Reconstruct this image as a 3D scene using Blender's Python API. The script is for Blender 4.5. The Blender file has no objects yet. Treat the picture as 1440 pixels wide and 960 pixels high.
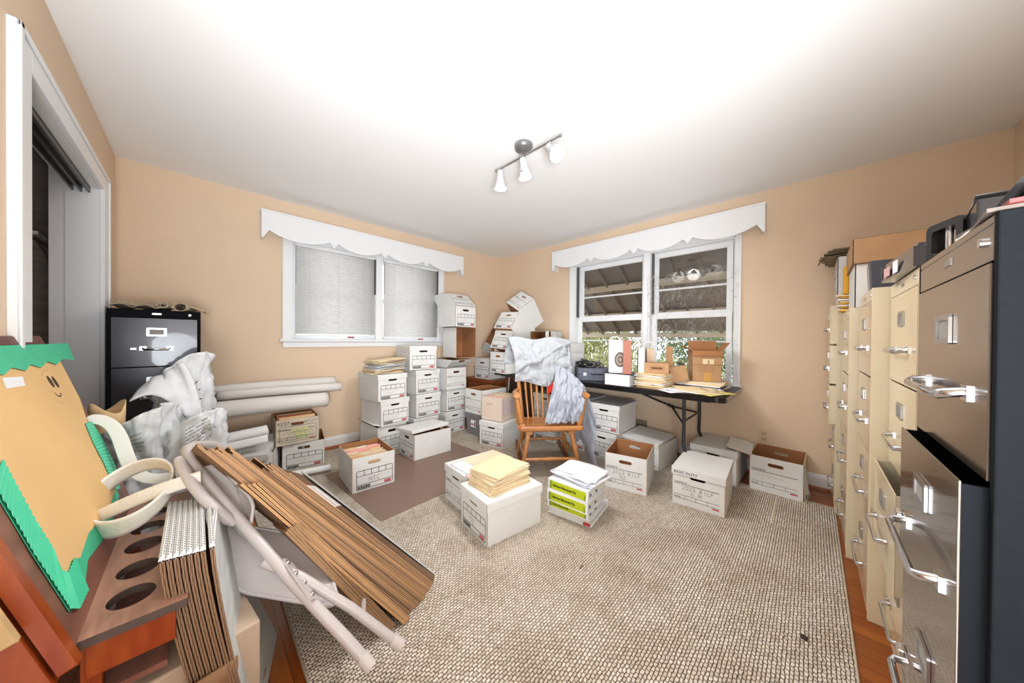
import bpy, bmesh, math, random
from mathutils import Matrix, Vector, noise, Euler
random.seed(7)
S = bpy.context.scene
COL = S.collection
PI = math.pi
R = math.radians

# ------------------------------------------------------------------ camera
F_PX, TH, PIT, ROL, CAM_H = 432.25, R(44.2718), 0.006728, -0.008578, 1.1477
_lat = Vector((math.sin(TH), -math.cos(TH), 0)); _up = Vector((0, 0, 1)); _dep = Vector((math.cos(TH), math.sin(TH), 0))
_d2 = _dep*math.cos(PIT) - _up*math.sin(PIT); _u2 = _dep*math.sin(PIT) + _up*math.cos(PIT)
_l3 = _lat*math.cos(ROL) - _u2*math.sin(ROL); _u3 = _lat*math.sin(ROL) + _u2*math.cos(ROL)
cam_d = bpy.data.cameras.new('camera'); cam = bpy.data.objects.new('camera', cam_d); COL.objects.link(cam)
cam_d.sensor_width = 36.0; cam_d.lens = F_PX/1440*36.0; cam_d.clip_start = 0.02; cam_d.clip_end = 200
Mw = Matrix((_l3, _u3, -_d2)).transposed().to_4x4(); Mw.translation = (0, 0, CAM_H)
cam.matrix_world = Mw
S.camera = cam

# ------------------------------------------------------------------ world, light, exposure
S.view_settings.view_transform = 'Standard'; S.view_settings.look = 'None'
S.view_settings.exposure = 0.38; S.view_settings.gamma = 1.0; S.view_settings.use_curve_mapping = False
W = bpy.data.worlds.new('sky'); S.world = W; W.use_nodes = True
bg = W.node_tree.nodes['Background']; bg.inputs[0].default_value = (0.86, 0.93, 1.0, 1); bg.inputs[1].default_value = 3.4

def area(name, loc, target, size, power, color=(1, 1, 1)):
    l = bpy.data.lights.new(name, 'AREA'); l.shape = 'RECTANGLE'; l.size, l.size_y = size; l.energy = power; l.color = color
    o = bpy.data.objects.new(name, l); COL.objects.link(o); o.location = loc
    o.rotation_euler = (Vector(target)-Vector(loc)).to_track_quat('-Z', 'Y').to_euler()
    return o
# added fill lights on the solid walls behind the camera, no real source there
area('fill_light_left', (-0.385, 0.05, 1.25), (2.0, 0.45, 1.45), (1.5, 2.1), 9, (0.97, 0.985, 1.0))
area('fill_light_right', (0.15, -0.82, 1.25), (0.5, 2.0, 1.45), (0.9, 2.1), 9, (0.97, 0.985, 1.0))
area('bounce_flash', (0.05, -0.15, 0.85), (0.95, 0.85, 2.44), (1.0, 1.0), 14, (0.86, 0.93, 1.0))
def flash(loc, target, power, size, soft, color):
    l = bpy.data.lights.new('camera_flash', 'SPOT'); l.energy = power; l.spot_size = R(size); l.spot_blend = 1.0; l.shadow_soft_size = soft; l.color = color
    o = bpy.data.objects.new('camera_flash', l); COL.objects.link(o); o.location = loc
    o.rotation_euler = (Vector(target)-Vector(loc)).to_track_quat('-Z', 'Y').to_euler()
flash((-0.2, -0.35, 0.95), (2.1, 2.2, 2.85), 290, 112, 0.25, (0.88, 0.94, 1.0))
LAMP_W = 25

# ------------------------------------------------------------------ materials
def lin(c):
    return tuple(((v/255)/12.92 if v/255 <= 0.04045 else ((v/255+0.055)/1.055)**2.4) for v in c)
MC = {}
def mat(name, rgb, rough=0.6, metal=0.0, noise_amt=0.0, nscale=20.0, bump=0.0, bscale=60.0, emit=0.0, spec=0.5, coat=0.0, alpha=1.0, dark=None, stretch=None):
    if name in MC: return MC[name]
    m = bpy.data.materials.new(name); m.use_nodes = True; nt = m.node_tree; b = nt.nodes['Principled BSDF']
    c = lin(rgb)+(1,)
    b.inputs['Base Color'].default_value = c
    b.inputs['Roughness'].default_value = rough; b.inputs['Metallic'].default_value = metal
    b.inputs['Specular IOR Level'].default_value = spec
    b.inputs['Coat Weight'].default_value = coat; b.inputs['Alpha'].default_value = alpha
    tc = nt.nodes.new('ShaderNodeTexCoord'); src = tc.outputs['Object']
    if stretch:
        mp = nt.nodes.new('ShaderNodeMapping'); mp.inputs['Scale'].default_value = stretch
        nt.links.new(src, mp.inputs[0]); src = mp.outputs[0]
    if noise_amt > 0:
        n = nt.nodes.new('ShaderNodeTexNoise'); n.inputs['Scale'].default_value = nscale; n.inputs['Detail'].default_value = 5
        nt.links.new(src, n.inputs['Vector'])
        r = nt.nodes.new('ShaderNodeValToRGB'); r.color_ramp.elements[0].position = 0.3; r.color_ramp.elements[1].position = 0.7
        d = lin(dark)+(1,) if dark else tuple(v*(1-noise_amt) for v in c[:3])+(1,)
        r.color_ramp.elements[0].color = d
        r.color_ramp.elements[1].color = c if dark else tuple(min(1, v*(1+noise_amt*0.5)) for v in c[:3])+(1,)
        nt.links.new(n.outputs[0], r.inputs[0]); nt.links.new(r.outputs[0], b.inputs['Base Color'])
    if bump > 0:
        n2 = nt.nodes.new('ShaderNodeTexNoise'); n2.inputs['Scale'].default_value = bscale; n2.inputs['Detail'].default_value = 4
        nt.links.new(src, n2.inputs['Vector'])
        bp = nt.nodes.new('ShaderNodeBump'); bp.inputs['Strength'].default_value = bump; bp.inputs['Distance'].default_value = 0.01
        nt.links.new(n2.outputs[0], bp.inputs['Height']); nt.links.new(bp.outputs[0], b.inputs['Normal'])
    if emit > 0:
        b.inputs['Emission Color'].default_value = c; b.inputs['Emission Strength'].default_value = emit
    MC[name] = m
    return m

wall_m = mat('wall_paint', (228, 202, 174), 0.75, noise_amt=0.03, nscale=3, bump=0.08, bscale=120)
ceil_m = mat('ceiling_paint', (244, 244, 244), 0.85, bump=0.05, bscale=150)
trim_m = mat('white_trim_paint', (238, 239, 240), 0.35)
white_card = mat('white_cardboard', (226, 225, 222), 0.75, noise_amt=0.045, nscale=7, bump=0.04, bscale=40)
kraft = mat('kraft_cardboard', (182, 142, 104), 0.85, noise_amt=0.10, nscale=10, bump=0.05, bscale=60)
kraft_in = mat('kraft_inside', (164, 112, 72), 0.9, noise_amt=0.08, nscale=8)
ink = mat('black_ink', (24, 24, 26), 0.7)
ink_soft = mat('pencil_grey', (96, 98, 106), 0.8)
red_ink = mat('red_ink', (196, 52, 58), 0.7)
white_ink = mat('white_ink', (244, 240, 238), 0.7)
hole_edge = mat('cut_card_edge', (214, 184, 148), 0.85)
dark_card = mat('hand_hole_shadow_liner', (52, 46, 42), 0.95)
chrome = mat('chrome', (216, 218, 222), 0.16, metal=1.0)
chrome_dull = mat('dull_nickel', (186, 186, 186), 0.3, metal=1.0)
black_pl = mat('black_plastic', (22, 23, 26), 0.32)
paper = mat('white_paper', (240, 240, 242), 0.8, noise_amt=0.03, nscale=12)
manila = mat('manila_folder', (238, 214, 172), 0.75, noise_amt=0.04, nscale=14)
manila2 = mat('pale_manila', (232, 216, 186), 0.75, noise_amt=0.05, nscale=14)

# ------------------------------------------------------------------ mesh builder
TXT = {}
def text_geo(s, bold=0.0):
    k = (s, bold)
    if k not in TXT:
        cu = bpy.data.curves.new('t', 'FONT'); cu.body = s; cu.size = 1.0; cu.offset = bold; cu.resolution_u = 2
        o = bpy.data.objects.new('t', cu); COL.objects.link(o)
        dg = bpy.context.evaluated_depsgraph_get(); dg.update()
        me = o.evaluated_get(dg).to_mesh()
        vs = [v.co.copy() for v in me.vertices]; fs = [tuple(p.vertices) for p in me.polygons]
        o.evaluated_get(dg).to_mesh_clear(); bpy.data.objects.remove(o); bpy.data.curves.remove(cu)
        TXT[k] = (vs, fs)
    return TXT[k]

class MB:
    def __init__(s): s.v = []; s.f = []; s.m = []; s.sm = []
    def add(s, vs, fs, mi=0, M=None, smooth=False):
        o = len(s.v)
        for v in vs: s.v.append((M @ Vector(v)) if M is not None else Vector(v))
        for i, f in enumerate(fs):
            s.f.append(tuple(o+k for k in f)); s.m.append(mi[i] if isinstance(mi, (list, tuple)) else mi); s.sm.append(smooth)
        return s
    def box(s, lo, hi, mi=0, M=None):
        x0, y0, z0 = lo; x1, y1, z1 = hi
        vs = [(x0,y0,z0),(x1,y0,z0),(x1,y1,z0),(x0,y1,z0),(x0,y0,z1),(x1,y0,z1),(x1,y1,z1),(x0,y1,z1)]
        fs = [(0,3,2,1),(4,5,6,7),(0,1,5,4),(1,2,6,5),(2,3,7,6),(3,0,4,7)]
        return s.add(vs, fs, mi, M)
    def hexa(s, b, t, mi=0, M=None):
        return s.add(list(b)+list(t), [(0,3,2,1),(4,5,6,7),(0,1,5,4),(1,2,6,5),(2,3,7,6),(3,0,4,7)], mi, M)
    def tube(s, pts, r, seg=10, mi=0, M=None, cap=True, closed=False, flat=1.0, smooth=True):
        pts = [Vector(p) for p in pts]; n = len(pts); rr = r if isinstance(r, (list, tuple)) else [r]*n
        vs = []; fs = []; prev = None
        for i, p in enumerate(pts):
            a = pts[(i-1) % n] if (closed or i > 0) else p; b = pts[(i+1) % n] if (closed or i < n-1) else p
            t = (b-a).normalized()
            if prev is None:
                up = Vector((0,0,1)) if abs(t.z) < 0.9 else Vector((1,0,0)); nx = t.cross(up).normalized()
            else: nx = (prev - t*prev.dot(t)).normalized()
            prev = nx; ny = t.cross(nx)
            for k in range(seg):
                an = 2*PI*k/seg; vs.append(p + nx*math.cos(an)*rr[i] + ny*math.sin(an)*rr[i]*flat)
        for i in range(n if closed else n-1):
            for k in range(seg):
                a = i*seg+k; b = i*seg+(k+1) % seg; j = ((i+1) % n)*seg
                fs.append((a, b, j+(k+1) % seg, j+k))
        s.add(vs, fs, mi, M, smooth)
        if cap and not closed:
            s.add(vs[:seg], [tuple(range(seg))[::-1]], mi, M); s.add(vs[-seg:], [tuple(range(seg))], mi, M)
        return s
    def lathe(s, prof, seg=20, mi=0, M=None):
        vs = []; fs = []
        for r, z in prof:
            for k in range(seg): vs.append((r*math.cos(2*PI*k/seg), r*math.sin(2*PI*k/seg), z))
        for i in range(len(prof)-1):
            for k in range(seg): fs.append((i*seg+k, i*seg+(k+1) % seg, (i+1)*seg+(k+1) % seg, (i+1)*seg+k))
        return s.add(vs, fs, mi, M, True)
    def plate(s, outer, holes, t, M=None, mi=(0, 1, 2)):
        # outline in local xy; front face at z=0 (normal +z), back at z=-t
        bm = bmesh.new(); loops = []
        for lp in [outer]+list(holes):
            vv = [bm.verts.new((p[0], p[1], 0)) for p in lp]
            for i in range(len(vv)): bm.edges.new((vv[i], vv[(i+1) % len(vv)]))
            loops.append([v.co.copy() for v in vv])
        bmesh.ops.triangle_fill(bm, edges=bm.edges[:], use_beauty=True, normal=(0, 0, 1))
        bm.verts.index_update()
        vs = [v.co.copy() for v in bm.verts]; fs = []
        for f in bm.faces:
            ids = [v.index for v in f.verts]
            if f.normal.z < 0: ids = ids[::-1]
            fs.append(tuple(ids))
        bm.free()
        s.add(vs, fs, mi[0], M)
        s.add([(v[0], v[1], -t) for v in vs], [f[::-1] for f in fs], mi[1], M)
        for li, lp in enumerate(loops):
            n = len(lp)
            ar = sum(lp[i][0]*lp[(i+1) % n][1]-lp[(i+1) % n][0]*lp[i][1] for i in range(n))
            vs2 = [(p[0], p[1], 0) for p in lp]+[(p[0], p[1], -t) for p in lp]; ff = []
            for i in range(n):
                j = (i+1) % n
                q = (i, i+n, j+n, j)
                if (ar < 0) != (li > 0): q = q[::-1]
                ff.append(q)
            s.add(vs2, ff, mi[2], M)
        return s
    def text(s, st, size, x, y, M=None, mi=0, bold=0.0, sx=1.0, center=False, z=0.0, shear=0.0):
        vs, fs = text_geo(st, bold)
        w = max([v.x for v in vs] or [0])
        ox = x-(w*size*sx/2 if center else 0)
        return s.add([(ox+(v.x+shear*v.y)*size*sx, y+v.y*size, z) for v in vs], fs, mi, M)
    def strokes(s, polys, w, M=None, mi=0, z=0.0):
        for pl in polys:
            for (x0, y0), (x1, y1) in zip(pl[:-1], pl[1:]):
                d = math.hypot(x1-x0, y1-y0) or 1e-6; nx, ny = -(y1-y0)/d*w/2, (x1-x0)/d*w/2
                s.add([(x0+nx, y0+ny, z), (x0-nx, y0-ny, z), (x1-nx, y1-ny, z), (x1+nx, y1+ny, z)], [(0,1,2,3)], mi, M)
        return s
    def grid(s, fn, nu, nv, mi=0, M=None, closed_u=False, smooth=True):
        vs = [fn(i/(nu if closed_u else nu-1), j/(nv-1)) for j in range(nv) for i in range(nu)]; fs = []
        for j in range(nv-1):
            for i in range(nu if closed_u else nu-1):
                a = j*nu+i; b = j*nu+(i+1) % nu; fs.append((a, b, b+nu, a+nu))
        return s.add(vs, fs, mi, M, smooth)
    def build(s, name, mats, parent=None, bevel=0, solid=0, subsurf=0, seg=2):
        me = bpy.data.meshes.new(name); me.from_pydata([tuple(v) for v in s.v], [], s.f)
        if not isinstance(mats, (list, tuple)): mats = [mats]
        for m in mats: me.materials.append(m)
        me.polygons.foreach_set('material_index', s.m); me.polygons.foreach_set('use_smooth', s.sm)
        me.update()
        o = bpy.data.objects.new(name, me); COL.objects.link(o)
        if parent: o.parent = parent
        if solid: md = o.modifiers.new('solid', 'SOLIDIFY'); md.thickness = solid; md.offset = 0
        if subsurf: md = o.modifiers.new('sub', 'SUBSURF'); md.levels = subsurf; md.render_levels = subsurf
        if bevel: md = o.modifiers.new('bevel', 'BEVEL'); md.width = bevel; md.segments = seg; md.limit_method = 'ANGLE'
        return o

def tag(o, label=None, cat=None, group=None, kind=None):
    if label: o['label'] = label
    if cat: o['category'] = cat
    if group: o['group'] = group
    if kind: o['kind'] = kind
    return o
def thing(name, label, cat, loc=(0,0,0), rot=(0,0,0), group=None, kind=None):
    o = bpy.data.objects.new(name, None); COL.objects.link(o); o.empty_display_size = 0.05
    o.location = loc; o.rotation_euler = rot
    return tag(o, label, cat, group, kind)
def struct(o): o['kind'] = 'structure'; return o
def dup(root, loc, rot=None, label=None, group=None):
    r = root.copy(); COL.objects.link(r); r.location = loc
    if rot is not None: r.rotation_euler = rot
    if label: r['label'] = label
    if group: r['group'] = group
    for ch in list(root.children):
        c = ch.copy(); COL.objects.link(c); c.parent = r
        for g in list(ch.children):
            d = g.copy(); COL.objects.link(d); d.parent = c
    return r
def fr(x, y, z, ax, ay):
    """matrix: local x -> ax, local y -> ay, local z -> ax x ay, origin xyz"""
    ax = Vector(ax).normalized(); ay = Vector(ay).normalized(); az = ax.cross(ay)
    m = Matrix((ax, ay, az)).transposed().to_4x4(); m.translation = (x, y, z); return m
def rect(x0, y0, x1, y1): return [(x0,y0),(x1,y0),(x1,y1),(x0,y1)]
def rrect(x0, y0, x1, y1, r, n=4):
    o = []
    for cx, cy, a0 in ((x1-r, y0+r, -90), (x1-r, y1-r, 0), (x0+r, y1-r, 90), (x0+r, y0+r, 180)):
        for k in range(n+1): a = R(a0+90*k/n); o.append((cx+r*math.cos(a), cy+r*math.sin(a)))
    return o
def view(lat, dep, z):
    """a place given as metres to the right of / in front of the viewer's corner, turned into room axes"""
    return Vector((math.cos(TH)*dep+math.sin(TH)*lat, math.sin(TH)*dep-math.cos(TH)*lat, z))
def nz(p, s=1.0, seed=0.0): return noise.noise(Vector((p[0]*s+seed, p[1]*s+seed*1.7, (p[2] if len(p) > 2 else 0)*s)))

# ------------------------------------------------------------------ room shell
XW, YW, XL, YR, CE = 3.405, 3.595, -0.411, -0.852, 2.44
# floor of narrow oak boards
def wood_floor():
    m = bpy.data.materials.new('oak_floor'); m.use_nodes = True; nt = m.node_tree; b = nt.nodes['Principled BSDF']
    tc = nt.nodes.new('ShaderNodeTexCoord'); br = nt.nodes.new('ShaderNodeTexBrick')
    mp = nt.nodes.new('ShaderNodeMapping'); mp.inputs['Rotation'].default_value = (0, 0, R(90))
    nt.links.new(tc.outputs['Object'], mp.inputs[0]); nt.links.new(mp.outputs[0], br.inputs[0])
    br.inputs['Scale'].default_value = 1; br.inputs['Brick Width'].default_value = 0.9; br.inputs['Row Height'].default_value = 0.057
    br.inputs['Mortar Size'].default_value = 0.001; br.inputs['Bias'].default_value = 0
    br.inputs['Color1'].default_value = lin((176, 96, 32))+(1,); br.inputs['Color2'].default_value = lin((150, 74, 22))+(1,)
    br.inputs['Mortar'].default_value = lin((70, 34, 12))+(1,)
    n = nt.nodes.new('ShaderNodeTexNoise'); mp2 = nt.nodes.new('ShaderNodeMapping'); mp2.inputs['Scale'].default_value = (60, 3, 1)
    nt.links.new(tc.outputs['Object'], mp2.inputs[0]); nt.links.new(mp2.outputs[0], n.inputs['Vector']); n.inputs['Scale'].default_value = 1; n.inputs['Detail'].default_value = 4
    mx = nt.nodes.new('ShaderNodeMixRGB'); mx.blend_type = 'MULTIPLY'; mx.inputs[0].default_value = 0.55
    nt.links.new(br.outputs[0], mx.inputs[1]); nt.links.new(n.outputs[0], mx.inputs[2]); nt.links.new(mx.outputs[0], b.inputs['Base Color'])
    b.inputs['Roughness'].default_value = 0.28
    return m
struct(MB().box((XL-0.9, YR-0.1, -0.1), (XW+0.14, YW+0.14, 0)).build('floor', wood_floor()))
struct(MB().box((XL-0.9, YR-0.1, CE), (XW+0.14, YW+0.14, CE+0.1)).build('ceiling', ceil_m))
T_W = 0.13
# back-left wall (y = YW) with the blind window opening: local u = -x (seen from room, normal -y)
WA = (0.64, 2.258, 1.128, 2.08)      # x0,x1,z0,z1
struct(MB().plate(rect(XL-0.9, 0, XW+T_W, CE), [rect(WA[0], WA[2], WA[1], WA[3])], T_W, fr(0, YW, 0, (1,0,0), (0,0,1)), (0,0,0)).build('wall_back_left', wall_m))
WB = (0.50, 2.20, 0.747, 2.10)        # y0,y1,z0,z1
struct(MB().plate(rect(-YW-T_W, 0, -YR+0.1, CE), [rect(-WB[1], WB[2], -WB[0], WB[3])], T_W, fr(XW, 0, 0, (0,-1,0), (0,0,1)), (0,0,0)).build('wall_back_right', wall_m))
struct(MB().box((XL, YR-0.1, 0), (XW, YR, CE)).build('wall_right', wall_m))
CO = (1.905, 3.092, 2.035)           # closet opening y0,y1,top
struct(MB().plate([(YR, 0), (CO[0], 0), (CO[0], CO[2]), (CO[1], CO[2]), (CO[1], 0), (YW, 0), (YW, CE), (YR, CE)], [], 0.11, fr(XL, 0, 0, (0,1,0), (0,0,1)), (0,0,0)).build('wall_left', wall_m))
# closet behind it
grey_panel = mat('closet_panel', (176, 168, 162), 0.5, noise_amt=0.25, nscale=4, stretch=(2, 2, 9))
cl = MB()
cl.box((-1.25, 1.3, 0), (-1.2, YW, CE)); cl.box((-1.25, 1.25, 0), (XL-0.11, 1.3, CE)); cl.box((-1.2, 3.56, 0), (XL-0.11, YW, CE))
struct(cl.build('wall_closet', grey_panel))
struct(MB().box((-0.585, CO[1], 0), (XL-0.11, CO[1]+0.03, CO[2]+0.1)).box((-0.585, CO[0]-0.03, 0), (XL-0.11, CO[0], CO[2]+0.1)).build('trim_1', trim_m))
struct(MB().box((XL-0.12, CO[1]-0.005, 0), (XL, CO[1]-0.0005, CO[2])).box((XL-0.12, CO[0]+0.0005, 0), (XL, CO[0]+0.005, CO[2])).box((XL-0.12, CO[0]+0.005, CO[2]-0.005), (XL, CO[1]-0.005, CO[2]-0.0005)).build('trim_4', trim_m))
struct(MB().box((XL-0.13, CO[0], CO[2]), (XL-0.11, CO[1], CO[2]+0.35)).build('trim_2', trim_m))
# casing round the closet opening
cs = MB(); cw = 0.125
cs.box((XL, CO[0]-cw, 0), (XL+0.02, CO[0], CO[2]+cw*0.8)); cs.box((XL, CO[1], 0), (XL+0.02, CO[1]+cw, CO[2]+cw*0.8)); cs.box((XL, CO[0], CO[2]), (XL+0.02, CO[1], CO[2]+cw*0.8))
cs.box((XL+0.02, CO[0]-cw, 0), (XL+0.028, CO[0]-cw+0.025, CO[2]+cw*0.8)); cs.box((XL+0.02, CO[1]+cw-0.025, 0), (XL+0.028, CO[1]+cw, CO[2]+cw*0.8)); cs.box((XL+0.02, CO[0]-cw, CO[2]+cw*0.8-0.02), (XL+0.028, CO[1]+cw, CO[2]+cw*0.8))
struct(cs.build('trim_3', trim_m, bevel=0.003))
track = thing('sliding_door_track', 'dark double sliding door track under the header of the closet opening', 'door track', (0, 0, 0))
dk = mat('dark_track_metal', (84, 82, 80), 0.35, metal=0.6)
MB().box((XL-0.04, CO[0], CO[2]-0.030-0.006), (XL-0.032, CO[1]-.006, CO[2]-.006)).box((XL-0.068, CO[0], CO[2]-0.036-0.006), (XL-0.06, CO[1]-.006, CO[2]-.006)).box((XL-0.098, CO[0], CO[2]-0.036-0.006), (XL-0.09, CO[1]-.006, CO[2]-.006)).box((XL-0.098, CO[0], CO[2]-0.006-0.006), (XL-0.032, CO[1]-.006, CO[2]-.006)).build('rail', dk, track)
sh = thing('closet_shelf', 'white closet shelf on a curved metal bracket inside the closet opening', 'shelf', (-0.75, 3.5, 1.72))
MB().box((-0.4, -0.35, 0), (0.12, 0.06, 0.02)).build('board', trim_m, sh, bevel=0.002)
bk = MB(); bk.tube([(0.09, -0.3, -0.01), (0.09, 0.0, -0.012), (0.09, 0.045, -0.03), (0.09, 0.05, -0.12), (0.09, 0.052, -0.34)], [0.009, 0.010, 0.014, 0.010, 0.006], 8)
bk.tube([(0.09, -0.22, -0.02), (0.09, -0.08, -0.05), (0.09, 0.01, -0.12), (0.09, 0.045, -0.26)], 0.005, 6)
bk.build('bracket', mat('bracket_metal', (150, 132, 118), 0.4, metal=0.5), sh)

# baseboards
def baseboard(name, p0, p1, inward):
    d = Vector(p1)-Vector(p0); L = d.length; M = fr(p0[0], p0[1], 0, d, (0,0,1))
    s = 1 if M.to_3x3().col[2].dot(Vector(inward)) > 0 else -1
    prof = [(0,0),(0.014,0),(0.014,0.088),(0.010,0.098),(0.012,0.104),(0.004,0.112),(0,0.112)]
    b = MB(); n = len(prof)
    vs = [(0, z, s*y) for y, z in prof]+[(L, z, s*y) for y, z in prof]
    fs = [(i, (i+1) % n, (i+1) % n+n, i+n) for i in range(n)]
    b.add(vs, fs, 0, M)
    q = [(0.014,0),(0.030,0),(0.028,0.010),(0.022,0.017),(0.014,0.019)]; n = len(q)
    b.add([(0, z, s*y) for y, z in q]+[(L, z, s*y) for y, z in q], [(i, (i+1) % n, (i+1) % n+n, i+n) for i in range(n)], 1, M)
    struct(b.build(name, [trim_m, mat('oak_quarter_round', (160, 92, 44), 0.4, noise_amt=0.2, nscale=30)]))
baseboard('baseboard_back_left', (XL, YW, 0), (XW, YW, 0), (0,-1,0))
baseboard('baseboard_back_right', (XW, YW, 0), (XW, YR, 0), (-1,0,0))

# ------------------------------------------------------------------ windows
glass = bpy.data.materials.new('window_glass'); glass.use_nodes = True
_n = glass.node_tree.nodes; _l = glass.node_tree.links; _n.remove(_n['Principled BSDF'])
_t = _n.new('ShaderNodeBsdfTransparent'); _g = _n.new('ShaderNodeBsdfGlossy'); _g.inputs['Roughness'].default_value = 0.02
_f = _n.new('ShaderNodeFresnel'); _f.inputs[0].default_value = 1.45; _mx = _n.new('ShaderNodeMixShader')
_l.new(_f.outputs[0], _mx.inputs[0]); _l.new(_t.outputs[0], _mx.inputs[1]); _l.new(_g.outputs[0], _mx.inputs[2]); _l.new(_mx.outputs[0], _n['Material Output'].inputs[0])

def sash(b, M, u0, u1, v0, v1, w, d0, d1, mi=0):
    """a rectangular frame of bar width w, depth d0..d1 (outwards = -local z)"""
    b.box((u0, v0, -d1), (u1, v0+w, -d0), mi, M); b.box((u0, v1-w, -d1), (u1, v1, -d0), mi, M)
    b.box((u0, v0+w, -d1), (u0+w, v1-w, -d0), mi, M); b.box((u1-w, v0+w, -d1), (u1, v1-w, -d0), mi, M)

def window(name, M, u0, u1, v0, v1, cas, mull, label_pos, has_track=True):
    """local u to the right seen from the room, v up, +z into the room"""
    root = bpy.data.objects.new(name, None); COL.objects.link(root); root['kind'] = 'structure'
    uo0, uo1, vt, um0, um1 = cas
    c = MB()
    c.box((uo0, v0, 0), (u0, vt, 0.02), 0, M); c.box((u1, v0, 0), (uo1, vt, 0.02), 0, M); c.box((uo0, v1, 0), (uo1, vt, 0.02), 0, M)
    c.box((uo0, v0, 0.02), (uo0+0.02, vt, 0.027), 0, M); c.box((uo1-0.02, v0, 0.02), (uo1, vt, 0.027), 0, M)
    c.box((um0, v0, -0.06), (um1, v1, 0.02), 0, M)
    # jamb lining
    c.box((u0, v0, -0.128), (u0+0.012, v1, 0), 0, M); c.box((u1-0.012, v0, -0.128), (u1, v1, 0), 0, M)
    c.box((u0, v1-0.012, -0.128), (u1, v1, 0), 0, M)
    o = c.build('window_frame', trim_m, root, bevel=0.002)
    s = MB()
    s.box((uo0-0.02, v0-0.018, -0.10), (uo1+0.02, v0+0.004, 0.045), 0, M)
    s.box((uo0+0.005, v0-0.075, 0), (uo1-0.005, v0-0.018, 0.018), 0, M)
    s.build('window_sill', trim_m, root, bevel=0.003)
    return root

# window 1, behind the blinds
MA = fr(0, YW, 0, (1,0,0), (0,0,1))
w1 = window('window_1', MA, WA[0], WA[1], WA[2], WA[3], (0.563, 2.335, 2.16, 1.434, 1.507), None, None)
sb = MB()
for a, b_ in ((WA[0]+0.012, 1.434), (1.507, WA[1]-0.012)):
    sash(sb, MA, a, b_, WA[2]+0.004, 1.60, 0.04, 0.055, 0.085); sash(sb, MA, a, b_, 1.575, WA[3]-0.012, 0.04, 0.085, 0.115)
sb.build('sash', trim_m, w1)
gb = MB()
for a, b_ in ((WA[0]+0.05, 1.40), (1.545, WA[1]-0.05)):
    gb.box((a, WA[2]+0.04, -0.072), (b_, 1.57, -0.068), 0, MA); gb.box((a, 1.60, -0.102), (b_, WA[3]-0.05, -0.098), 0, MA)
gb.build('pane', glass, w1)
# jamb channel strips seen beside the blinds (dark weatherstrip)
slat_m = mat('blind_slat', (226, 226, 224), 0.45)
blk_strip = mat('dark_channel', (78, 78, 80), 0.6)
def mini_blind(x0, x1, label, drop):
    t = thing('mini_blind', label, 'blind', (x0, YW, 0))
    w = x1-x0
    hb = MB().box((0.006, -0.028, WA[3]-0.045), (w-0.006, -0.002, WA[3]-0.014)); hb.build('headrail', trim_m, t, bevel=0.002)
    sl = MB(); z = WA[3]-0.055; n = 0; bot = WA[2]+drop
    while z > bot+0.016:
        yy = -0.015
        # slat: thin curved strip, almost closed
        c_, s_ = math.cos(R(66)), math.sin(R(66)); pts = []
        for q in (-1, 0, 1):
            a = q*0.0115; hgt = 0.0014*(1-q*q)
            pts.append((yy + a*c_ - hgt*s_, z + a*s_ + hgt*c_))
        vs = [(0.008, p[0], p[1]) for p in pts]+[(w-0.008, p[0], p[1]) for p in pts]
        sl.add(vs, [(0,3,4,1),(1,4,5,2)], 0, None, True); z -= 0.0185; n += 1
    sl.build('slats', slat_m, t, solid=0.0006)
    MB().box((0.008, -0.026, bot-0.010), (w-0.008, -0.004, bot+0.006)).build('bottom_rail', trim_m, t, bevel=0.002)
    cd = MB()
    for u in (0.13, w*0.5, w-0.13): cd.tube([(u, -0.0285, bot-0.006), (u, -0.0285, WA[3]-0.03)], 0.0009, 5)
    cd.build('ladder_cord', mat('grey_cord', (200, 200, 198), 0.7), t)
    MB().tube([(0.012, -0.034, WA[3]-0.04), (0.012, -0.034, WA[3]-0.42)], 0.0035, 6).build('tilt_wand', mat('wand_plastic', (170, 172, 174), 0.3), t)
    MB().box((w-0.026, -0.036, WA[3]-0.44), (w-0.004, -0.031, WA[3]-0.04)).build('jamb_channel', blk_strip, t)  # dark window channel showing beside the slats
    MB().box((w*0.62, -0.03, bot-0.026), (w*0.62+0.06, -0.012, bot-0.012)).build('red_tag', mat('red_plastic', (170, 40, 44), 0.4), t)
mini_blind(WA[0]+0.014, 1.430, 'white closed mini blind in the left half of the blind window', 0.045)
mini_blind(1.511, WA[1]-0.014, 'white closed mini blind in the right half of the blind window', 0.030)

# window 2, over the table
MBm = fr(XW, 0, 0, (0,-1,0), (0,0,1))
w2 = window('window_2', MBm, -WB[1], -WB[0], WB[2], WB[3], (-2.257, -0.455, 2.16, -1.318, -1.245), None, None)
sb = MB(); gb = MB()
for a, b_ in ((-WB[1]+0.03, -1.318), (-1.245, -WB[0]-0.03)):
    sash(sb, MBm, a, b_, WB[2]+0.004, 1.425, 0.045, 0.05, 0.08); sash(sb, MBm, a, b_, 1.40, WB[3]-0.012, 0.05, 0.082, 0.112)
    sb.box((a+0.04, 1.685, -0.124), (b_-0.04, 1.705, -0.116), 0, MBm); sb.box((a+0.04, 1.135, -0.124), (b_-0.04, 1.152, -0.116), 0, MBm)
    sb.box(((a+b_)/2-0.02, 1.425, -0.05), ((a+b_)/2+0.02, 1.44, -0.035), 0, MBm)
    gb.box((a+0.04, WB[2]+0.04, -0.067), (b_-0.04, 1.39, -0.063), 0, MBm); gb.box((a+0.045, 1.44, -0.099), (b_-0.045, WB[3]-0.05, -0.095), 0, MBm)
sb.build('sash', trim_m, w2, bevel=0.002); gb.build('pane', glass, w2)
ch = MB()
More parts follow.
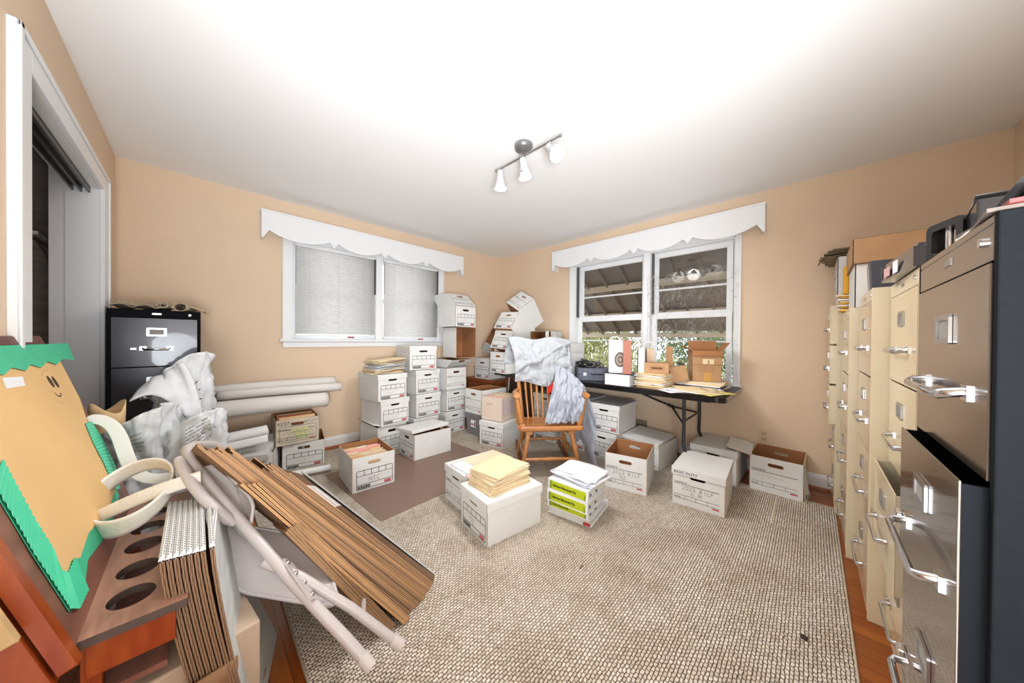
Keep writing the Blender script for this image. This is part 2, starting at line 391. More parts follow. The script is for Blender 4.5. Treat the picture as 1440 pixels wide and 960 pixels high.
for u in (-WB[1]+0.013, -1.245): ch.box((u, 1.44, -0.075), (u+0.012, WB[3]-0.015, -0.03), 0, MBm)
ch.build('sash_channel', blk_strip, w2)
# crinkled clear plastic film taped over the right half of the window
film = bpy.data.materials.new('clear_film'); film.use_nodes = True
_n = film.node_tree.nodes; _l = film.node_tree.links; _n.remove(_n['Principled BSDF'])
_t = _n.new('ShaderNodeBsdfTransparent'); _t.inputs[0].default_value = (0.97, 0.97, 0.97, 1); _g = _n.new('ShaderNodeBsdfGlossy'); _g.inputs['Roughness'].default_value = 0.06
_f = _n.new('ShaderNodeFresnel'); _f.inputs[0].default_value = 1.5; _mx = _n.new('ShaderNodeMixShader')
_tc = _n.new('ShaderNodeTexCoord'); _nn = _n.new('ShaderNodeTexNoise'); _nn.inputs['Scale'].default_value = 14; _nn.inputs['Detail'].default_value = 6; _nn.inputs['Distortion'].default_value = 1.5
_bp = _n.new('ShaderNodeBump'); _bp.inputs['Strength'].default_value = 0.7; _bp.inputs['Distance'].default_value = 0.03
_l.new(_tc.outputs['Object'], _nn.inputs['Vector']); _l.new(_nn.outputs[0], _bp.inputs['Height']); _l.new(_bp.outputs[0], _g.inputs['Normal']); _l.new(_bp.outputs[0], _f.inputs['Normal'])
_l.new(_f.outputs[0], _mx.inputs[0]); _l.new(_t.outputs[0], _mx.inputs[1]); _l.new(_g.outputs[0], _mx.inputs[2]); _l.new(_mx.outputs[0], _n['Material Output'].inputs[0])
fm = MB()
fm.grid(lambda u, v: (XW-0.032-0.006*abs(nz((u*9, v*9), 1, 3)), 0.47+u*0.80, 0.82+v*1.02), 40, 50)
tag(fm.build('plastic_film', film), 'clear crinkled plastic film taped over the right half of the window above the table', 'plastic film')

# scalloped wooden valances
def valance(name, label, M, L, h, d):
    """local x along, y up (0 = lowest point of ends), z into the room"""
    t = thing(name, label, 'valance')
    def low(u):
        # three scallops meeting in double cusps, small hooks at the ends
        s = u*3; k = min(int(s), 2); f = s-k
        e = abs(f-0.5)*2                        # 0 centre .. 1 ends
        return 0.030 + 0.045*(e**2.2)
    pts = []
    N = 60
    top = h
    # outline bottom left to right: four sagging scallops with a small tooth between each pair
    bl = [(0, 0.0), (0.012, 0.0), (0.055, 0.070)]
    for k in range(4):
        a = 0.055+(L-0.11)*k/4; b = 0.055+(L-0.11)*(k+1)/4
        a2 = a+(0.042 if k else 0); b2 = b-(0.042 if k < 3 else 0)
        for i in range(0 if k else 1, 15 if k < 3 else 14):
            f = i/14; e = abs(f-0.5)*2
            bl.append((a2+(b2-a2)*f, 0.008+0.062*(e**2.2)))
        if k < 3: bl.append((b, 0.016))
    bl += [(L-0.055, 0.070), (L-0.012, 0.0), (L, 0.0)]
    outer = bl+[(L, top), (0, top)]
    fb = MB().plate(outer, [], 0.016, M @ Matrix.Translation((0, 0, d)), (0, 0, 0)); fb.build('face_board', trim_m, t)
    MB().box((-0.006, top-0.012, 0), (L+0.006, top+0.004, d+0.008), 0, M).build('top_board', trim_m, t, bevel=0.002)
    for x0 in (0, L-0.016):
        MB().box((x0, 0.0, 0), (x0+0.016, top-0.012, d-0.016), 0, M).build('return_board', trim_m, t)
valance('window_valance', 'white scalloped wooden valance over the blind window', fr(0.397, YW, 2.035, (1,0,0), (0,0,1)), 2.19, 0.245, 0.12)
valance('window_valance', 'white scalloped wooden valance over the uncovered window above the table', fr(XW, 2.48, 2.062, (0,-1,0), (0,0,1)), 2.192, 0.24, 0.12)

# wall plates
pl = thing('wall_outlet', 'double wall socket low on the tan wall above the open carton at the right', 'outlet', (XW, 0.285, 0.335))
ivory = mat('ivory_plastic', (222, 196, 164), 0.4)
MB().box((-0.006, -0.036, -0.058), (0, 0.036, 0.058)).build('cover_plate', ivory, pl, bevel=0.002)
for dz in (-0.022, 0.022):
    sk = MB().box((-0.009, -0.017, dz-0.014), (-0.006, 0.017, dz+0.014)).build('socket', mat('socket_plastic', (206, 178, 146), 0.4), pl, bevel=0.002)
    MB().box((-0.0095, -0.009, dz-0.004), (-0.009, -0.006, dz+0.006)).box((-0.0095, 0.006, dz-0.004), (-0.009, 0.009, dz+0.006)).build('slot', ink, sk)
vt = thing('wall_vent', 'small grey louvred vent low on the tan wall behind the folding table', 'vent', (XW, 1.33, 0.24))
MB().box((-0.008, -0.085, -0.06), (0, 0.085, 0.06)).build('cover_plate', ivory, vt, bevel=0.002)
MB().box((-0.010, -0.065, -0.042), (-0.008, 0.065, 0.042)).build('grille', mat('vent_grey', (140, 126, 116), 0.5), vt)

# ------------------------------------------------------------------ light fitting
lf = thing('track_light', 'white three-headed track light on the ceiling', 'ceiling light', (1.515, 1.385, CE))
white_en = mat('white_enamel', (198, 198, 198), 0.35)
MB().lathe([(0.001, -0.001), (0.062, -0.001), (0.062, -0.012), (0.056, -0.030), (0.048, -0.034), (0.001, -0.034)], 28).build('canopy', mat('brushed_canopy', (150, 150, 152), .3, metal=.7), lf)
rb = MB(); RX = -0.035; RZ = -0.10
rb.tube([(RX, -0.32, RZ), (RX, 0.22, RZ)], 0.007, 10); rb.tube([(RX, -0.33, RZ), (RX, -0.318, RZ)], 0.010, 10); rb.tube([(RX, 0.218, RZ), (RX, 0.23, RZ)], 0.010, 10)
rb.tube([(0, 0, -0.034), (-0.02, 0, -0.06), (RX, 0, RZ)], 0.008, 8)
rb.build('rod', chrome_dull, lf)
bulb_m = mat('lit_bulb', (255, 244, 224), 0.5, emit=6.0)
def lamp_head(y, direction, power):
    st = MB().tube([(RX, y, RZ), (RX, y, RZ-0.035)], 0.0055, 8).build('lamp_stem', white_en, lf)
    d = Vector(direction).normalized(); q = Vector((0,0,-1)).rotation_difference(d).to_matrix().to_4x4()
    M = Matrix.Translation((RX, y, RZ-0.04)) @ q @ Matrix.Translation((0, 0, 0.02))
    prof = [(0.001, 0.006), (0.018, 0.006), (0.023, -0.002), (0.024, -0.030), (0.027, -0.055), (0.036, -0.085), (0.048, -0.112), (0.050, -0.122), (0.047, -0.121), (0.034, -0.085), (0.024, -0.05)]
    h = MB().lathe(prof, 24, 0, M).build('lamp_shade', white_en, lf)
    MB().lathe([(0.001, -0.118), (0.018, -0.115), (0.030, -0.104), (0.034, -0.090), (0.024, -0.07), (0.018, -0.05)], 20, 0, M).build('bulb', bulb_m, h)
    if abs(y) < 0.05:
        MB().box((-0.0345, -0.012, -0.10), (-0.028, 0.006, -0.075), 0, M).build('rating_sticker', mat('grey_sticker', (120,120,120), 0.5), h)
    l = bpy.data.lights.new('bulb_light', 'SPOT'); l.energy = power; l.spot_size = R(165); l.spot_blend = 0.6; l.shadow_soft_size = 0.09; l.color = (1, 0.99, 0.975)
    lo = bpy.data.objects.new('bulb_light', l); COL.objects.link(lo); lo.parent = lf
    p = M @ Vector((0, 0, -0.125)); lo.location = p; lo.rotation_euler = (-Vector((d.x*.3, d.y*.3, -1))).to_track_quat('Z', 'Y').to_euler()
lamp_head(0.185, (0.12, 0.12, -1), LAMP_W)
lamp_head(-0.03, (0.25, -0.02, -1), LAMP_W)
lamp_head(-0.245, (-0.15, -0.62, -0.62), LAMP_W)

# ------------------------------------------------------------------ rug and chair mat
rugm = bpy.data.materials.new('berber_rug'); rugm.use_nodes = True
nt = rugm.node_tree; b = nt.nodes['Principled BSDF']; b.inputs['Roughness'].default_value = 0.95; b.inputs['Specular IOR Level'].default_value = 0.1
tc = nt.nodes.new('ShaderNodeTexCoord')
nd = nt.nodes.new('ShaderNodeTexNoise'); nd.inputs['Scale'].default_value = 55; nd.inputs['Detail'].default_value = 3
nt.links.new(tc.outputs['Object'], nd.inputs['Vector'])
sub = nt.nodes.new('ShaderNodeVectorMath'); sub.operation = 'MULTIPLY_ADD'; sub.inputs[1].default_value = (0.013, 0.011, 0); nt.links.new(nd.outputs['Color'], sub.inputs[0]); nt.links.new(tc.outputs['Object'], sub.inputs[2])
br = nt.nodes.new('ShaderNodeTexBrick'); nt.links.new(sub.outputs[0], br.inputs['Vector'])
br.inputs['Scale'].default_value = 1; br.inputs['Brick Width'].default_value = 0.019; br.inputs['Row Height'].default_value = 0.0115
br.inputs['Mortar Size'].default_value = 0.0021; br.inputs['Mortar Smooth'].default_value = 0.9; br.inputs['Bias'].default_value = -0.2
br.inputs['Color1'].default_value = lin((228, 217, 202))+(1,); br.inputs['Color2'].default_value = lin((196, 182, 164))+(1,); br.inputs['Mortar'].default_value = lin((104, 88, 76))+(1,)
ns = nt.nodes.new('ShaderNodeTexNoise'); ns.inputs['Scale'].default_value = 4.5; ns.inputs['Detail'].default_value = 8; nt.links.new(tc.outputs['Object'], ns.inputs['Vector'])
rp = nt.nodes.new('ShaderNodeValToRGB'); rp.color_ramp.elements[0].position = 0.30; rp.color_ramp.elements[1].position = 0.62
rp.color_ramp.elements[0].color = (0.80, 0.75, 0.70, 1); rp.color_ramp.elements[1].color = (1, 1, 1, 1); nt.links.new(ns.outputs[0], rp.inputs[0])
mx = nt.nodes.new('ShaderNodeMixRGB'); mx.blend_type = 'MULTIPLY'; mx.inputs[0].default_value = 1; nt.links.new(br.outputs[0], mx.inputs[1]); nt.links.new(rp.outputs[0], mx.inputs[2]); nt.links.new(mx.outputs[0], b.inputs['Base Color'])
bp = nt.nodes.new('ShaderNodeBump'); bp.inputs['Strength'].default_value = 0.9; bp.inputs['Distance'].default_value = 0.005; bp.invert = True
nt.links.new(br.outputs['Fac'], bp.inputs['Height']); nt.links.new(bp.outputs[0], b.inputs['Normal'])
rug = thing('area_rug', 'large cream and brown woven loop rug covering most of the wood floor', 'rug', (0.26, -0.125, 0))
MB().box((0, 0, 0), (2.80, 3.62, 0.009)).build('pile', rugm, rug, bevel=0.003)
rbm = mat('rug_binding', (196, 178, 156), 0.9)
MB().tube([(0,0,0.005),(2.80,0,0.005),(2.80,3.62,0.005),(0,3.62,0.005),(0,0,0.005)], 0.0055, 6).build('bound_edge', rbm, rug)
RZ0 = 0.009
cm = bpy.data.materials.new('brown_clear_mat'); cm.use_nodes = True
b = cm.node_tree.nodes['Principled BSDF']; b.inputs['Base Color'].default_value = lin((150, 122, 108))+(1,); b.inputs['Alpha'].default_value = 0.62; b.inputs['Roughness'].default_value = 0.35
o = MB().plate(rrect(0, 0, 1.22, 0.98, 0.03), [], 0.002, Matrix.Translation((0.80, 1.90, RZ0+0.0025)) @ Matrix.Rotation(R(3.5), 4, 'Z'), (0,0,0)).build('chair_mat', cm)
tag(o, 'see-through brown plastic chair mat lying on the rug under the open carton of files', 'chair mat')
o = MB().tube([(2.50, 0.169, RZ0+0.004), (2.97, 0.172, RZ0+0.004)], 0.0035, 8).build('wooden_stick', mat('pale_stick', (232, 218, 192), 0.6))
tag(o, 'thin pale stick lying on the rug in front of the rightmost open carton', 'stick')
o = MB().grid(lambda u, v: (1.63+0.012*(u-0.5)*2, 0.008+0.02*(v-0.5), RZ0+0.003+0.004*abs(math.sin(u*6+v*4))), 6, 6).build('dead_leaf', mat('dark_leaf', (52, 40, 34), 0.8), solid=0.001)
tag(o, 'small dark dead leaf on the rug at the lower right', 'leaf')
o = MB().grid(lambda u, v: (1.348+0.016*(u-0.5)*2, 0.813+0.008*(v-0.5), RZ0+0.002+0.003*abs(math.sin(u*5))), 6, 4).build('lint_scrap', mat('brown_scrap', (112, 88, 70), 0.8), solid=0.001)
tag(o, 'tiny brown scrap lying on the middle of the rug', 'scrap')

# ------------------------------------------------------------------ record storage cartons
SQ = {'M': [[(0,0),(0,1),(.5,.3),(1,1),(1,0)]], 'T': [[(0,1),(1,1)],[(.5,1),(.5,0)]], 'C': [[(1,.85),(.6,1),(.1,.8),(0,.4),(.3,0),(1,.1)]],
      '2': [[(0,.8),(.4,1),(.9,.8),(.6,.4),(0,0),(1,0)]], '0': [[(.5,1),(0,.6),(.1,.1),(.6,0),(1,.5),(.5,1)]], '3': [[(0,.9),(.6,1),(.9,.75),(.4,.55),(1,.3),(.6,0),(0,.1)]],
      'B': [[(0,0),(0,1),(.8,.85),(.1,.5),(.9,.25),(0,0)]], 'I': [[(.5,0),(.5,1)]], 'L': [[(.1,1),(0,0),(.9,.05)]], 'F': [[(0,0),(0,1),(1,1)],[(0,.5),(.7,.5)]],
      'G': [[(1,.8),(.4,1),(0,.4),(.5,0),(1,.3),(.5,.4)]], 'N': [[(0,0),(0,1),(1,0),(1,1)]], 'K': [[(0,0),(0,1)],[(1,1),(0,.5),(1,0)]], 'E': [[(1,1),(0,1),(0,0),(1,0)],[(0,.5),(.7,.5)]], 'P': [[(0,0),(0,1),(.9,.8),(0,.45)]],
      'A': [[(0,0),(.5,1),(1,0)],[(.2,.4),(.8,.4)]], '.': [[(.3,0),(.4,.1)]]}
def hand(mb, s, x, y, size, M, mi, w=0.0016, z=0.0004, gap=1.0):
    rnd = random.Random(s); cx = x
    for c in s:
        if c != ' ' and c in SQ:
            mb.strokes([[(cx+(px+rnd.uniform(-.06,.06))*size*0.62, y+(py+rnd.uniform(-.06,.06))*size) for px, py in st] for st in SQ[c]], w, M, mi, z)
        cx += size*0.86*gap
def scribble(mb, x0, x1, y, size, M, mi, seed, w=0.0015, z=0.0004):
    rnd = random.Random(seed); x = x0
    while x < x1:
        n = rnd.randint(4, 9); pts = []
        for i in range(n):
            pts.append((x, y+rnd.uniform(-.5,.5)*size*(1.3 if rnd.random() < .25 else .8))); x += size*rnd.uniform(.25,.5)
            if x > x1: break
        if len(pts) > 1: mb.strokes([pts], w, M, mi, z)
        x += size*0.7

def form_A(mb, w, h, M, seed, note=None, num=True, lines=True):
    """rounded grid form with catalogue number and red mark"""
    x0, x1 = -w*0.40, w*0.44; y0, y1 = h*0.06, h*0.60; t = 0.0042
    c = rrect(x0, y0, x1, y1, 0.010, 3); mb.strokes([c+[c[0]]], t, M, 0, 0.0003)
    ym = y1-h*0.15; yb = y0+h*0.135
    mb.strokes([[(x0, ym), (x1, ym)], [(x0, yb), (x1, yb)]], t*0.9, M, 0, 0.0003)
    for k in range(1, 5):
        xx = x0+(x1-x0)*(k/5+0.0); mb.strokes([[(xx, ym), (xx, y1)]], t, M, 0, 0.0003)
    if num: mb.text('33250', h*0.115, x0+0.004, y0+h*0.022, M, 0, 0.06, 1.25, z=0.0003)
    mb.plate(rrect(x1-w*0.20, y0+h*0.02, x1-w*0.04, y0+h*0.105, 0.004, 2), [], 0.0002, M @ Matrix.Translation((0,0,0.0004)), (1,1,1))
    mb.strokes([[(x1-w*0.185, y0+h*0.062), (x1-w*0.15, y0+h*0.08), (x1-w*0.13, y0+h*0.05), (x1-w*0.10, y0+h*0.08), (x1-w*0.055, y0+h*0.06)]], 0.0016, M, 3, 0.0006)
    if note: hand(mb, note, x0+w*0.28, yb+h*0.045, h*0.13, M, 2, 0.0024)
    else:
        scribble(mb, x0+w*0.06, x0+w*0.62, ym-h*0.07, h*0.035, M, 2, seed); scribble(mb, x0+w*0.1, x0+w*0.55, ym-h*0.15, h*0.035, M, 2, seed+5)
def form_B(mb, w, h, M, seed, notes=()):
    """plain form: CONTENTS heading, ruled line, date row"""
    x0, x1 = -w*0.46, w*0.40; t = 0.0034
    mb.text('CONTENTS', h*0.055, x0, h*0.60, M, 0, 0.02, 1.1, z=0.0003)
    mb.strokes([[(x0, h*0.575), (x1, h*0.575)]], t, M, 0, 0.0003)
    mb.strokes([[(x0, h*0.27), (x1, h*0.27)], [(x0, h*0.175), (x1, h*0.175)]], t*0.7, M, 0, 0.0003)
    for k in range(1, 4): mb.strokes([[(x0+(x1-x0)*k/4, h*0.175), (x0+(x1-x0)*k/4, h*0.27)]], t*0.7, M, 0, 0.0003)
    mb.text('DATES', h*0.05, x0, h*0.19, M, 0, 0.02, 1.1, z=0.0003)
    mb.plate(rrect(x1-w*0.13, h*0.115, x1, h*0.15, 0.002, 2), [], 0.0002, M @ Matrix.Translation((0,0,0.0004)), (1,1,1))
    if notes:
        for i, s in enumerate(notes): hand(mb, s, x0+w*(0.16 if i == 0 else 0.34), h*(0.44-0.13*i), h*0.10, M, 2, 0.0022)
    else:
        scribble(mb, x0+w*0.1, x1-w*0.2, h*0.46, h*0.05, M, 2, seed)

def carton(label, loc, yaw=0, pitch=0, roll=0, form='A', lid=True, w=.31, d=.40, h=.255, group=None, note=None, notes=(), seed=0, side_mark=False, holes=True,
           outer=None, inner=None, lid_rot=(0,0,0), lid_off=(0,0,0), name='storage_box', lid_text=None, print_back=False, shear=0.0, lid_h=0.048):
    outer = outer or white_card; inner = inner or kraft_in
    t = thing(name, label, 'box', loc, (R(pitch), R(roll), R(yaw)), group)
    T = 0.004; SH = Matrix.Identity(4); SH[1][2] = shear
    mb = MB()
    hy = h*0.80; hole = [rrect(-0.046, hy-0.013, 0.046, hy+0.013, 0.012, 3)] if holes else []
    mb.plate(rect(-w/2, 0, w/2, h), hole, T, SH @ fr(0, -d/2, 0, (1,0,0), (0,0,1)), (0,1,2))
    mb.plate(rect(-w/2, 0, w/2, h), hole, T, SH @ fr(0, d/2, 0, (-1,0,0), (0,0,1)), (0,1,2))
    mb.plate(rect(-d/2, 0, d/2, h), [], T, SH @ fr(w/2, 0, 0, (0,1,0), (0,0,1)), (0,1,2))
    mb.plate(rect(-d/2, 0, d/2, h), [], T, SH @ fr(-w/2, 0, 0, (0,-1,0), (0,0,1)), (0,1,2))
    mb.box((-w/2+T, -d/2+T, 0), (w/2-T, d/2-T, T), 1)
    body = mb.build('body', [outer, inner, hole_edge], t)
    F = SH @ fr(0, -d/2-0.0003, 0, (1,0,0), (0,0,1))
    if form in 'AB':
        lb = MB()
        if form == 'A': form_A(lb, w, h, F, seed, note)
        else: form_B(lb, w, h, F, seed, notes)
        lb.build('printed_form', [ink, red_ink, ink_soft, white_ink], body)
    if lid:
        L = MB(); lw, ld, lh = w/2+0.0055, d/2+0.0055, lid_h; z1 = h+0.004
        L.box((-lw, -ld, z1-0.004), (lw, ld, z1), 0)
        for M_, a in ((fr(0, -ld, 0, (1,0,0), (0,0,1)), lw), (fr(0, ld, 0, (-1,0,0), (0,0,1)), lw), (fr(lw, 0, 0, (0,1,0), (0,0,1)), ld), (fr(-lw, 0, 0, (0,-1,0), (0,0,1)), ld)):
            L.plate([(-a, z1-lh), (a, z1-lh), (a, z1-0.003), (-a, z1-0.003)], [], 0.003, M_, (0,1,2))
        lo = L.build('lid', [outer, inner, hole_edge], t, bevel=0.0012)
        lo.location = lid_off; lo.rotation_euler = tuple(R(a) for a in lid_rot)
        tx = MB(); FL = fr(0, -ld-0.0004, 0, (1,0,0), (0,0,1))
        if lid_text: tx.text(lid_text, 0.026, -w*0.47, z1-lh+0.010, FL, 0, 0.012, 1.0)
        else: scribble(tx, -w*0.45, -w*0.12, z1-lh*0.5, 0.006, FL, 1, seed+9, 0.0009, 0)
        tx.build('lid_print', [ink, ink_soft], lo)
    return t

G_S = 'record storage boxes stacked under the blind window'
G_C = 'record storage boxes piled in the corner'
G_T = 'record storage boxes under the folding table'
G_R = 'record storage boxes on the floor at the right'
G_L = 'record storage boxes below the rolled plans'
z1, z2, z3 = 0.268, 0.533, 0.798
r0 = RZ0
# column 1 (left), under the loose folders
carton('lowest white record box of the left column under the blind window', (1.385, 3.255, r0), 3, seed=1, group=G_S, lid=False)
carton('middle white lidded record box of the left column under the blind window', (1.392, 3.225, r0+z1), 5.5, seed=2, group=G_S)
carton('white lidded record box carrying the loose folder pile, under the blind window', (1.36, 3.215, r0+z2-.012), 5.4, seed=3, group=G_S)
lid1 = MB()
lid1.grid(lambda u, v: (1.20+u*0.34, 3.03+v*0.43, r0+0.258+0.045*max(0, 0.45-u)**1.2*2*(1-0.4*v)), 10, 6)
o = lid1.build('loose_box_lid', white_card, solid=0.004)
tag(o, 'bent white lid curling out between the two lowest boxes of the left column', 'lid')
# column 2
carton('lowest record box of the column right of the loose folders', (1.80, 3.30, r0), 2, seed=4, group=G_S)
carton('lidded record box second from floor in the column right of the loose folders', (1.822, 3.29, r0+z1), 2, seed=5, group=G_S)
carton('lidded record box third from floor in the column right of the loose folders', (1.797, 3.275, r0+z2), 4, seed=6, group=G_S)
carton('white lidded record box topmost in the column right of the loose folders', (1.768, 3.265, r0+z3), -6, seed=7, group=G_S)
# column 3: tall stack beside the window
carton('lowest white record box of the tall toppling stack right of the blind window', (2.205, 3.33, r0), 5, seed=8, group=G_C)
carton('lidded record box second from floor in the tall stack right of the blinds', (2.225, 3.335, r0+z1), 4.5, seed=9, group=G_C)
carton('lidless ruled record box third from floor in the tall stack right of the blinds', (2.20, 3.30, r0+z2), 4, form='B', seed=10, group=G_C, lid=False)
carton('white crushed record box leaning forward under the open brown-lined one in the tall stack', (2.245, 3.34, r0+z2+.256), 2, form='B', seed=11, group=G_C, lid=False, h=.10, shear=-1.15)
# open box standing on its end, opening to the room
carton('empty box on its side in the tall stack, brown inside facing the room', (2.425, 3.43, 0.905), 0, 90, 0, form='', lid=False, w=.31, d=.385, h=.29, group=G_C).location = (2.40, 3.445, 1.102)
carton('record box second from the top of the tall stack right of the blinds', (2.345, 3.29, 1.300), -1, seed=12, group=G_C, lid=False)
carton('white crushed record box leaning back at the very top of the tall stack', (2.345, 3.275, 1.556), -1, seed=13, group=G_C, lid=False, h=.165, shear=1.15, form='B')
# on the floor in front of the columns
mtc = carton('open white record box marked MTC, full of files, on the chair mat', (0.958, 2.566, r0+.003), -4.1, lid=False, note='MTC', seed=14, h=.253, w=.311, d=.392)
carton('white record box turned sideways, lid slipping off, in front of the box columns', (1.614, 2.781, r0+.003), -91.3, seed=15, h=.235, lid_rot=(1, -5, 3), lid_off=(-0.006, -0.016, 0.030), lid_h=.030)
# centre pair
carton('nearest white record box on the rug, manila folder stack on it', (1.328, 1.377, r0), -98.5, seed=16, h=.235, w=.30, note='TC', lid_h=.05)
carton('white record box just behind the one carrying the tall manila stack', (1.43, 1.705, r0), -96.6, form='B', seed=17, h=.245, w=.29)
# right group on the floor
carton('white lidded record box at the right marked BASIC DUTY on its lid rim', (2.575, 0.555, r0), -86.5, form='B', notes=('2023 BILF', 'G.M'), seed=18, d=.42, h=.25, lid_text='BASIC DUTY')
b2 = carton('open empty white box with brown inside, handwriting on its front, near the binder stack', (2.463, 1.045, r0), -77.3, form='B', notes=('2023 BILF', 'N2'), lid=False, seed=19, h=.265, w=.305)
carton('white box with its lid askew between the open box and the black table legs', (3.035, 1.094, r0), -94.2, form='', seed=20, w=.335, d=.41, h=.215, lid_rot=(0, 4, 3), lid_off=(-.035, -.01, 0.022), lid_h=.035)
carton('closed white box against the wall, directly behind the BASIC DUTY box', (3.172, 0.565, r0), -91.5, form='', seed=21, w=.325, d=.43, h=.262)
lo = MB().plate(rect(-0.18, -0.065, 0.18, 0.10), [], 0.004, None, (0,1,2)).build('loose_box_lid', [white_card, kraft_in, hole_edge]); lo.location = (3.17, 0.40, 0.283); lo.rotation_euler = (R(11), R(0), R(4))
tag(lo, 'loose white lid tilted on the closed box behind the BASIC DUTY box', 'lid')
carton('open white box with brown inside, rightmost on the floor against the wall', (3.195, 0.178, r0), -91.6, form='B', lid=False, seed=22, h=.262, w=.308, d=.373)
fl = MB().plate([(0, 0), (0.07, 0.03), (0.05, 0.25), (0, 0.25)], [], 0.004, None, (0,0,2)); fo = fl.build('loose_carton_flap', [white_card, kraft_in, hole_edge]); fo.location = (3.01, 0.018, r0); fo.rotation_euler = (R(84), 0, R(-20))
tag(fo, 'bent white card flap lettered BA at the corner of the rightmost box', 'flap')
MB().text('BA', 0.045, 0.006, 0.02, None, 0, 0.01, z=0.0008).build('printed_letters', ink, fo)
# under the table
carton('white record box under the table right of the rocking chair, lower of two', (2.925, 1.425, r0), -95, seed=23, group=G_T)
carton('white record box under the table right of the rocking chair, upper of two', (2.92, 1.424, r0+z1), -88.5, seed=24, group=G_T)
carton('white box under the table just left of the pair beside the rocking chair, lower', (2.97, 1.80, r0), -91, seed=25, group=G_T)
carton('white box under the table just left of the pair beside the rocking chair, upper', (2.97, 1.79, r0+z1), -90, seed=26, group=G_T)
carton('white record box on the floor seen between the legs of the rocking chair', (2.955, 2.17, r0), -87, seed=27, group=G_T)
carton('white record box seen through the spindles of the rocking chair', (2.955, 2.165, r0+z1), -89, form='B', seed=28, group=G_T)
# left of the chair
binm = mat('smoky_plastic', (128, 124, 128), 0.25, noise_amt=0.08, nscale=6)
bn = thing('plastic_bin', 'grey see-through plastic bin on the floor left of the rocking chair', 'bin', (2.483, 2.85, r0), (0, 0, R(-89)))
q = MB(); bw, bd, bh = .302, .40, .255
outer_ = rrect(-bw/2, -bd/2, bw/2, bd/2, .02, 3)
def ring(zs, sc): return [(x*sc, y*sc, zs) for x, y in outer_]
N_ = len(outer_); lv = [ring(0.0, .93), ring(bh-.02, 1.0), ring(bh-.02, 1.04), ring(bh, 1.04), ring(bh, .98), ring(.006, .91)]
vs = [v for l_ in lv for v in l_]; q.add(vs, [(k*N_+i, k*N_+(i+1) % N_, (k+1)*N_+(i+1) % N_, (k+1)*N_+i) for k in range(5) for i in range(N_)], 0, None, False)
q.add(ring(.006, .91), [tuple(range(N_))]); q.add(ring(0, .93), [tuple(range(N_))[::-1]]); q.build('tub', binm, bn)
q = MB(); FB = fr(0, -bd/2-.001, 0, (1,0,0), (0,0,1)); q.box((-.05, .10, 0.0), (.035, .18, .001), 0, FB); q.box((-.045, .12, .001), (-.0, .14, .0015), 1, FB); q.box((.012, .11, .001), (.03, .165, .0015), 2, FB)
q.build('sticker', [paper, red_ink, ink], bn)
carton('white lidless record box with a crescent hand hole, standing on the grey plastic bin', (2.475, 2.85, r0+.262), -89, form='B', lid=False, seed=29, h=.285)
carton('white lidded record box under the beige file carton left of the rocking chair', (2.385, 2.475, r0), -78, seed=30, h=.25)
bg_m = mat('beige_card', (222, 202, 184), 0.7, noise_amt=0.05, nscale=8)
be = thing('file_carton', 'beige carton packed with hanging files, left of the rocking chair', 'box', (2.405, 2.515, r0+.262), (0, 0, R(-77)))
q = MB(); q.plate(rect(-.135, 0, .135, .25), [], .004, fr(0, -.18, 0, (1,0,0), (0,0,1)), (0,0,0)); q.plate(rect(-.135, 0, .135, .22), [], .004, fr(0, .18, 0, (-1,0,0), (0,0,1)), (0,0,0))
q.plate(rect(-.18, 0, .18, .245), [], .004, fr(.135, 0, 0, (0,1,0), (0,0,1)), (0,0,0)); q.plate(rect(-.18, 0, .18, .245), [], .004, fr(-.135, 0, 0, (0,-1,0), (0,0,1)), (0,0,0)); q.box((-.13, -.176, 0), (.13, .176, .004))
q.build('body', bg_m, be)
q = MB(); q.text('2023 80', .026, -.07, .165, fr(0, -.1805, 0, (1,0,0), (0,0,1)), 0, 0); q.build('handwriting', mat('pencil_dark', (120,110,104), .8), be)
rnd = random.Random(5)
for i in range(13):
    y = -.16+i*.026; c_ = [manila, manila2, paper, mat('pink_file', (240, 190, 178), .8)][rnd.randint(0, 3)]
    MB().box((-.125, y, .01), (.125, y+.012, .225+rnd.uniform(-.01, .022))).build('hanging_file', c_, be)
MB().plate([(-.17,.06),(.17,.03),(.17,.2),(-.17,.22)], [], .002, fr(.137, 0, 0, (0,1,0), (0,0,1)), (0,0,0)).build('torn_side_strip', mat('washed_pink_beige', (214, 196, 190), .8, noise_amt=.15, nscale=5, stretch=(1,6,1)), be)

# files inside the MTC box
pinkf = mat('pink_tab_file', (238, 170, 160), .8); tanf = mat('tan_file', (232, 196, 150), .8)
rnd = random.Random(11)
for i in range(14):
    c_ = [manila2, pinkf, tanf, paper][rnd.choice([0, 1, 2, 2, 0, 3])]
    y = -.17+i*.0235
    f_ = MB(); zt = .205+rnd.uniform(-.012, .02)
    x0 = rnd.choice([-.13, -.05, .03])
    f_.plate([(-.14, .0), (.14, .0), (.14, zt), (x0+.09, zt), (x0+.085, zt+.012), (x0+.005, zt+.012), (x0, zt), (-.14, zt)] if x0 > -.13 else [(-.14, 0), (.14, 0), (.14, zt), (-.04, zt), (-.045, zt+.012), (-.14, zt+.012)], [], .012, fr(0, y, .006, (1,0,0), (0,0.12,1)), (0,0,0))
    fo = f_.build('file_folder', c_); fo.matrix_world = Matrix.Translation((0.958, 2.566, r0+.003)) @ Matrix.Rotation(R(-4.1), 4, 'Z')
    tag(fo, 'pink or tan tabbed file standing inside the open MTC box', 'file folder', 'files in the MTC box')

